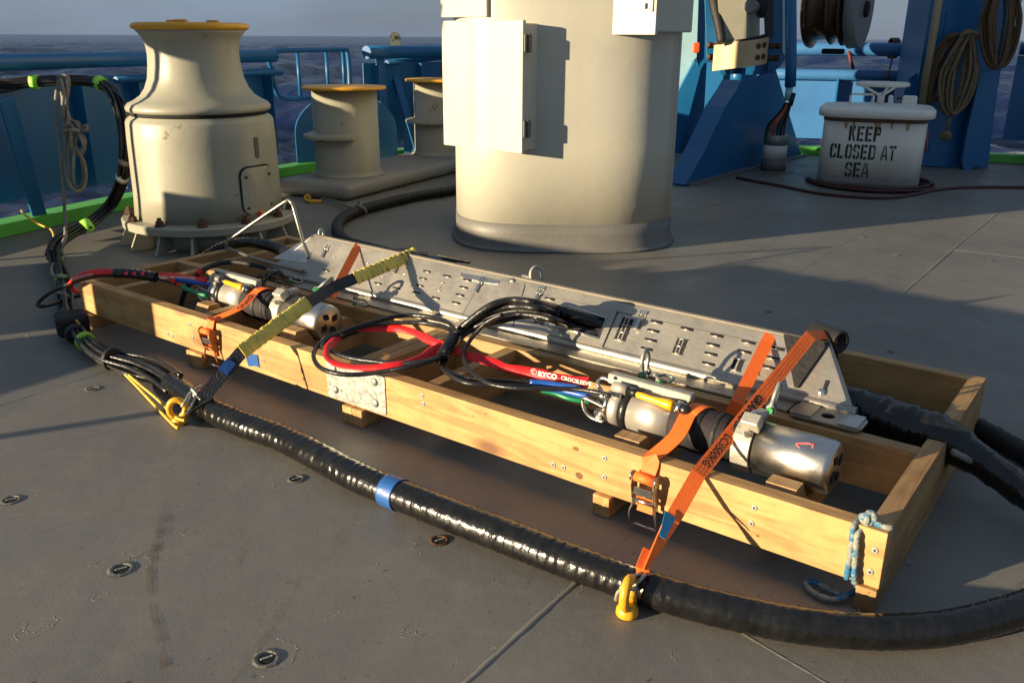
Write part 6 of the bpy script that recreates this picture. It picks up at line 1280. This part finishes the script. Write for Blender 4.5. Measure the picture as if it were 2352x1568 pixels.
# ================================================================== DECK EYES AND CORDS
def deck_eye(label, px, py, ang, s=1.0, tilt=0.0):
    c = at(px, py); t = thing('lashing_eye', label, 'lashing point', c); d = V((math.cos(ang), math.sin(ang), 0)); nv = V((-d.y, d.x, 0))
    mb = MB(); P = []
    for j in range(24):
        a = math.radians(-60+300*j/23)+math.radians(0); P.append(c+V((0, 0, .054*s))+d*math.cos(a)*.026*s+(UP*math.cos(tilt)+nv*math.sin(tilt))*math.sin(a)*.032*s)
    mb.tube(P, lambda i, m: (.0105+.0045*max(0, 1-i/5))*s, 10); mb.make('ring', YEL, t)
    mb = MB(); mb.lathe_dir(c+V((0, 0, .002)), c+V((0, 0, .04)), [(0, .022*s), (.004, .024*s), (.014*s, .0235*s), (.022*s, .019*s), (.028*s, .012*s)], 20); mb.make('base', YEL, t)
    return t
deck_eye('open yellow deck eye with yellow cord looped through it, left of the cradle', 412, 974, .15, 1.0)
deck_eye('stubby chipped yellow deck eye hooked by the orange strap in the foreground', 1440, 1412, 1.1, 1.05)
t = thing('yellow_line', 'doubled yellow cord stretched from the left deck eye to the splayed cable bundle', 'cord', at(350, 900))
for P in ([at(410, 984, .03), at(395, 972, .012), at(350, 925, .012), at(320, 893, .012), at(286, 858, .02)], [at(425, 965, .04), at(405, 958, .03), at(360, 915, .02), at(330, 890, .02), at(296, 861, .025)], [at(250, 840, .02), at(215, 790, .03), at(196, 762, .05), at(175, 735, .10)]):
    mb = MB(); mb.tube(spl(P, .01), .005, 7); mb.make('strand', YROPE, t)
# rope tied on the near right corner
t = thing('rope_lashing', 'blue and white rope knotted over the near right corner of the cradle', 'rope', vp(1970, 1300, -.01))
def cx(x, y): return ((2550+x*.43116)*.7206, (1500+y*.43116)*.7206)
tw = lambda i, m: .0068*(1+.14*math.sin(i*1.9))
for P in ([at(*cx(500, 350), .215), vp(*cx(440, 365), .02), vp(*cx(395, 410), -.006), vp(*cx(385, 500), -.012), vp(*cx(372, 620), -.012), vp(*cx(352, 730), -.014), vp(*cx(342, 800), -.016)],
          [at(*cx(545, 370), .215), vp(*cx(470, 415), .01), vp(*cx(425, 470), -.01), vp(*cx(415, 560), -.014), vp(*cx(405, 700), -.014), vp(*cx(400, 800), -.016), vp(*cx(408, 830), -.014)],
          [at(*cx(560, 385), .212), at(*cx(600, 405), .212), at(*cx(650, 420), .212), at(*cx(690, 418), .212)],
          [vp(*cx(432, 830), .0), at(*cx(420, 870), .03), at(*cx(370, 910), .012), at(*cx(280, 905), .012), at(*cx(190, 860), .012), at(*cx(100, 820), .012), at(*cx(45, 830), .012), at(*cx(75, 880), .012), at(*cx(160, 930), .012), at(*cx(260, 950), .012), at(*cx(350, 920), .02)]):
    mb = MB(); mb.tube(spl(P, .006), tw, 8); mb.make('strand', ROPEB, t)
c = at(*cx(515, 355), .215)
for k, (a_, b_) in enumerate(((E1, UP), (E2, UP), ((E1+E2).normalized(), UP), ((E1-E2).normalized(), (UP+E1*.3).normalized()))):
    mb = MB(); mb.tube([c+V((.003*k-.006, 0, .002*k))+V(a_)*math.cos(q)*.012+V(b_)*math.sin(q)*.008 for q in [2*math.pi*j/16 for j in range(16)]], tw, 8, loop=True); mb.make('knot', ROPEB, t)

# ================================================================== UNSEEN SHADOW CASTERS (boxes and boards added out of view for the long shadows)
def back(p, d): return V(p)-LDIR*d      # towards the sun
t = thing('shade_boxes', 'grey boxes added beyond the left edge to shade the cradle and capstan', 'locker', V((-3.6, 2.9, 0)))
edgeA = K(-2.785, 0, .1); q = back(edgeA, 2.1); sN = V((-LDIR.y, LDIR.x, 0)).normalized()
mb = MB(); c = V((q.x, q.y, 0))+sN*.20+V((0, 0, .37)); mb.box(c-V((LDIR.x, LDIR.y, 0))*.2, (.40, .40, .73), Matrix.Rotation(SUN_AZ, 3, 'Z'), .01); mb.make('cabinet', GREY, t)  # box added to shade the left part of the front rail
mb = MB(); c2_ = V((q.x, q.y, 0))+sN*1.12+V((0, 0, .37)); mb.box(c2_-V((LDIR.x, LDIR.y, 0))*.3, (.40, 1.30, .72), Matrix.Rotation(SUN_AZ, 3, 'Z'), .01); mb.make('long_shade_box', GREY, t)  # longer box added to shade the cradle corner and the lower capstan
t = thing('hidden_blocker', 'tall cream added trunk standing hidden behind the big column', 'shade_caster', V((.33, 7.05, 0)))
mb = MB(); mb.box((.33, 7.05, 1.9), (.80, .80, 3.79), bevel=.05, seg=3); mb.make('blocker', CREAM, t)  # box added out of sight behind the column to shade the gantry leg
t = thing('handrail_post', 'slim post of the open rail beyond the left edge of the picture', 'post', V((-3.8, 1.3, 0)))
q = back(at(200, 972), 2.6); mb = MB(); mb.cyl((q.x, q.y, .004), (q.x, q.y, .5), .022, n=12); mb.make('post', BLUE, t)
t = thing('shade_board', 'low board added beyond the left edge to shade the deck', 'board', V((-3, 2.2, 0)))
a, b = back(at(0, 929), 1.45), back(at(283, 839), 1.45); a.z = b.z = .1; mb = MB(); bar(mb, a-(b-a)*.0, b+(b-a)*.6, .02, .20); mb.make('board', GREEN, t)  # low board added so that its shadow falls on the left deck
t = thing('shade_panel', 'square panel on a post, added beyond the left edge to shade the capstan', 'board', V((-3.4, 4.4, 0)))
q = back(cc+V((-.2, -.3, 1.22)), 1.9); mb = MB(); mb.box(q+V((0, 0, .22)), (.03, .9, .62), Matrix.Rotation(SUN_AZ, 3, 'Z') @ Matrix.Rotation(.25, 3, 'X'), .004); mb.make('panel', GREY, t)  # unseen panel added to shade the top of the capstan drum
mb = MB(); mb.cyl((q.x-.1, q.y, .004), (q.x-.1, q.y, q.z), .02, n=10); mb.make('post', BLUE, t)
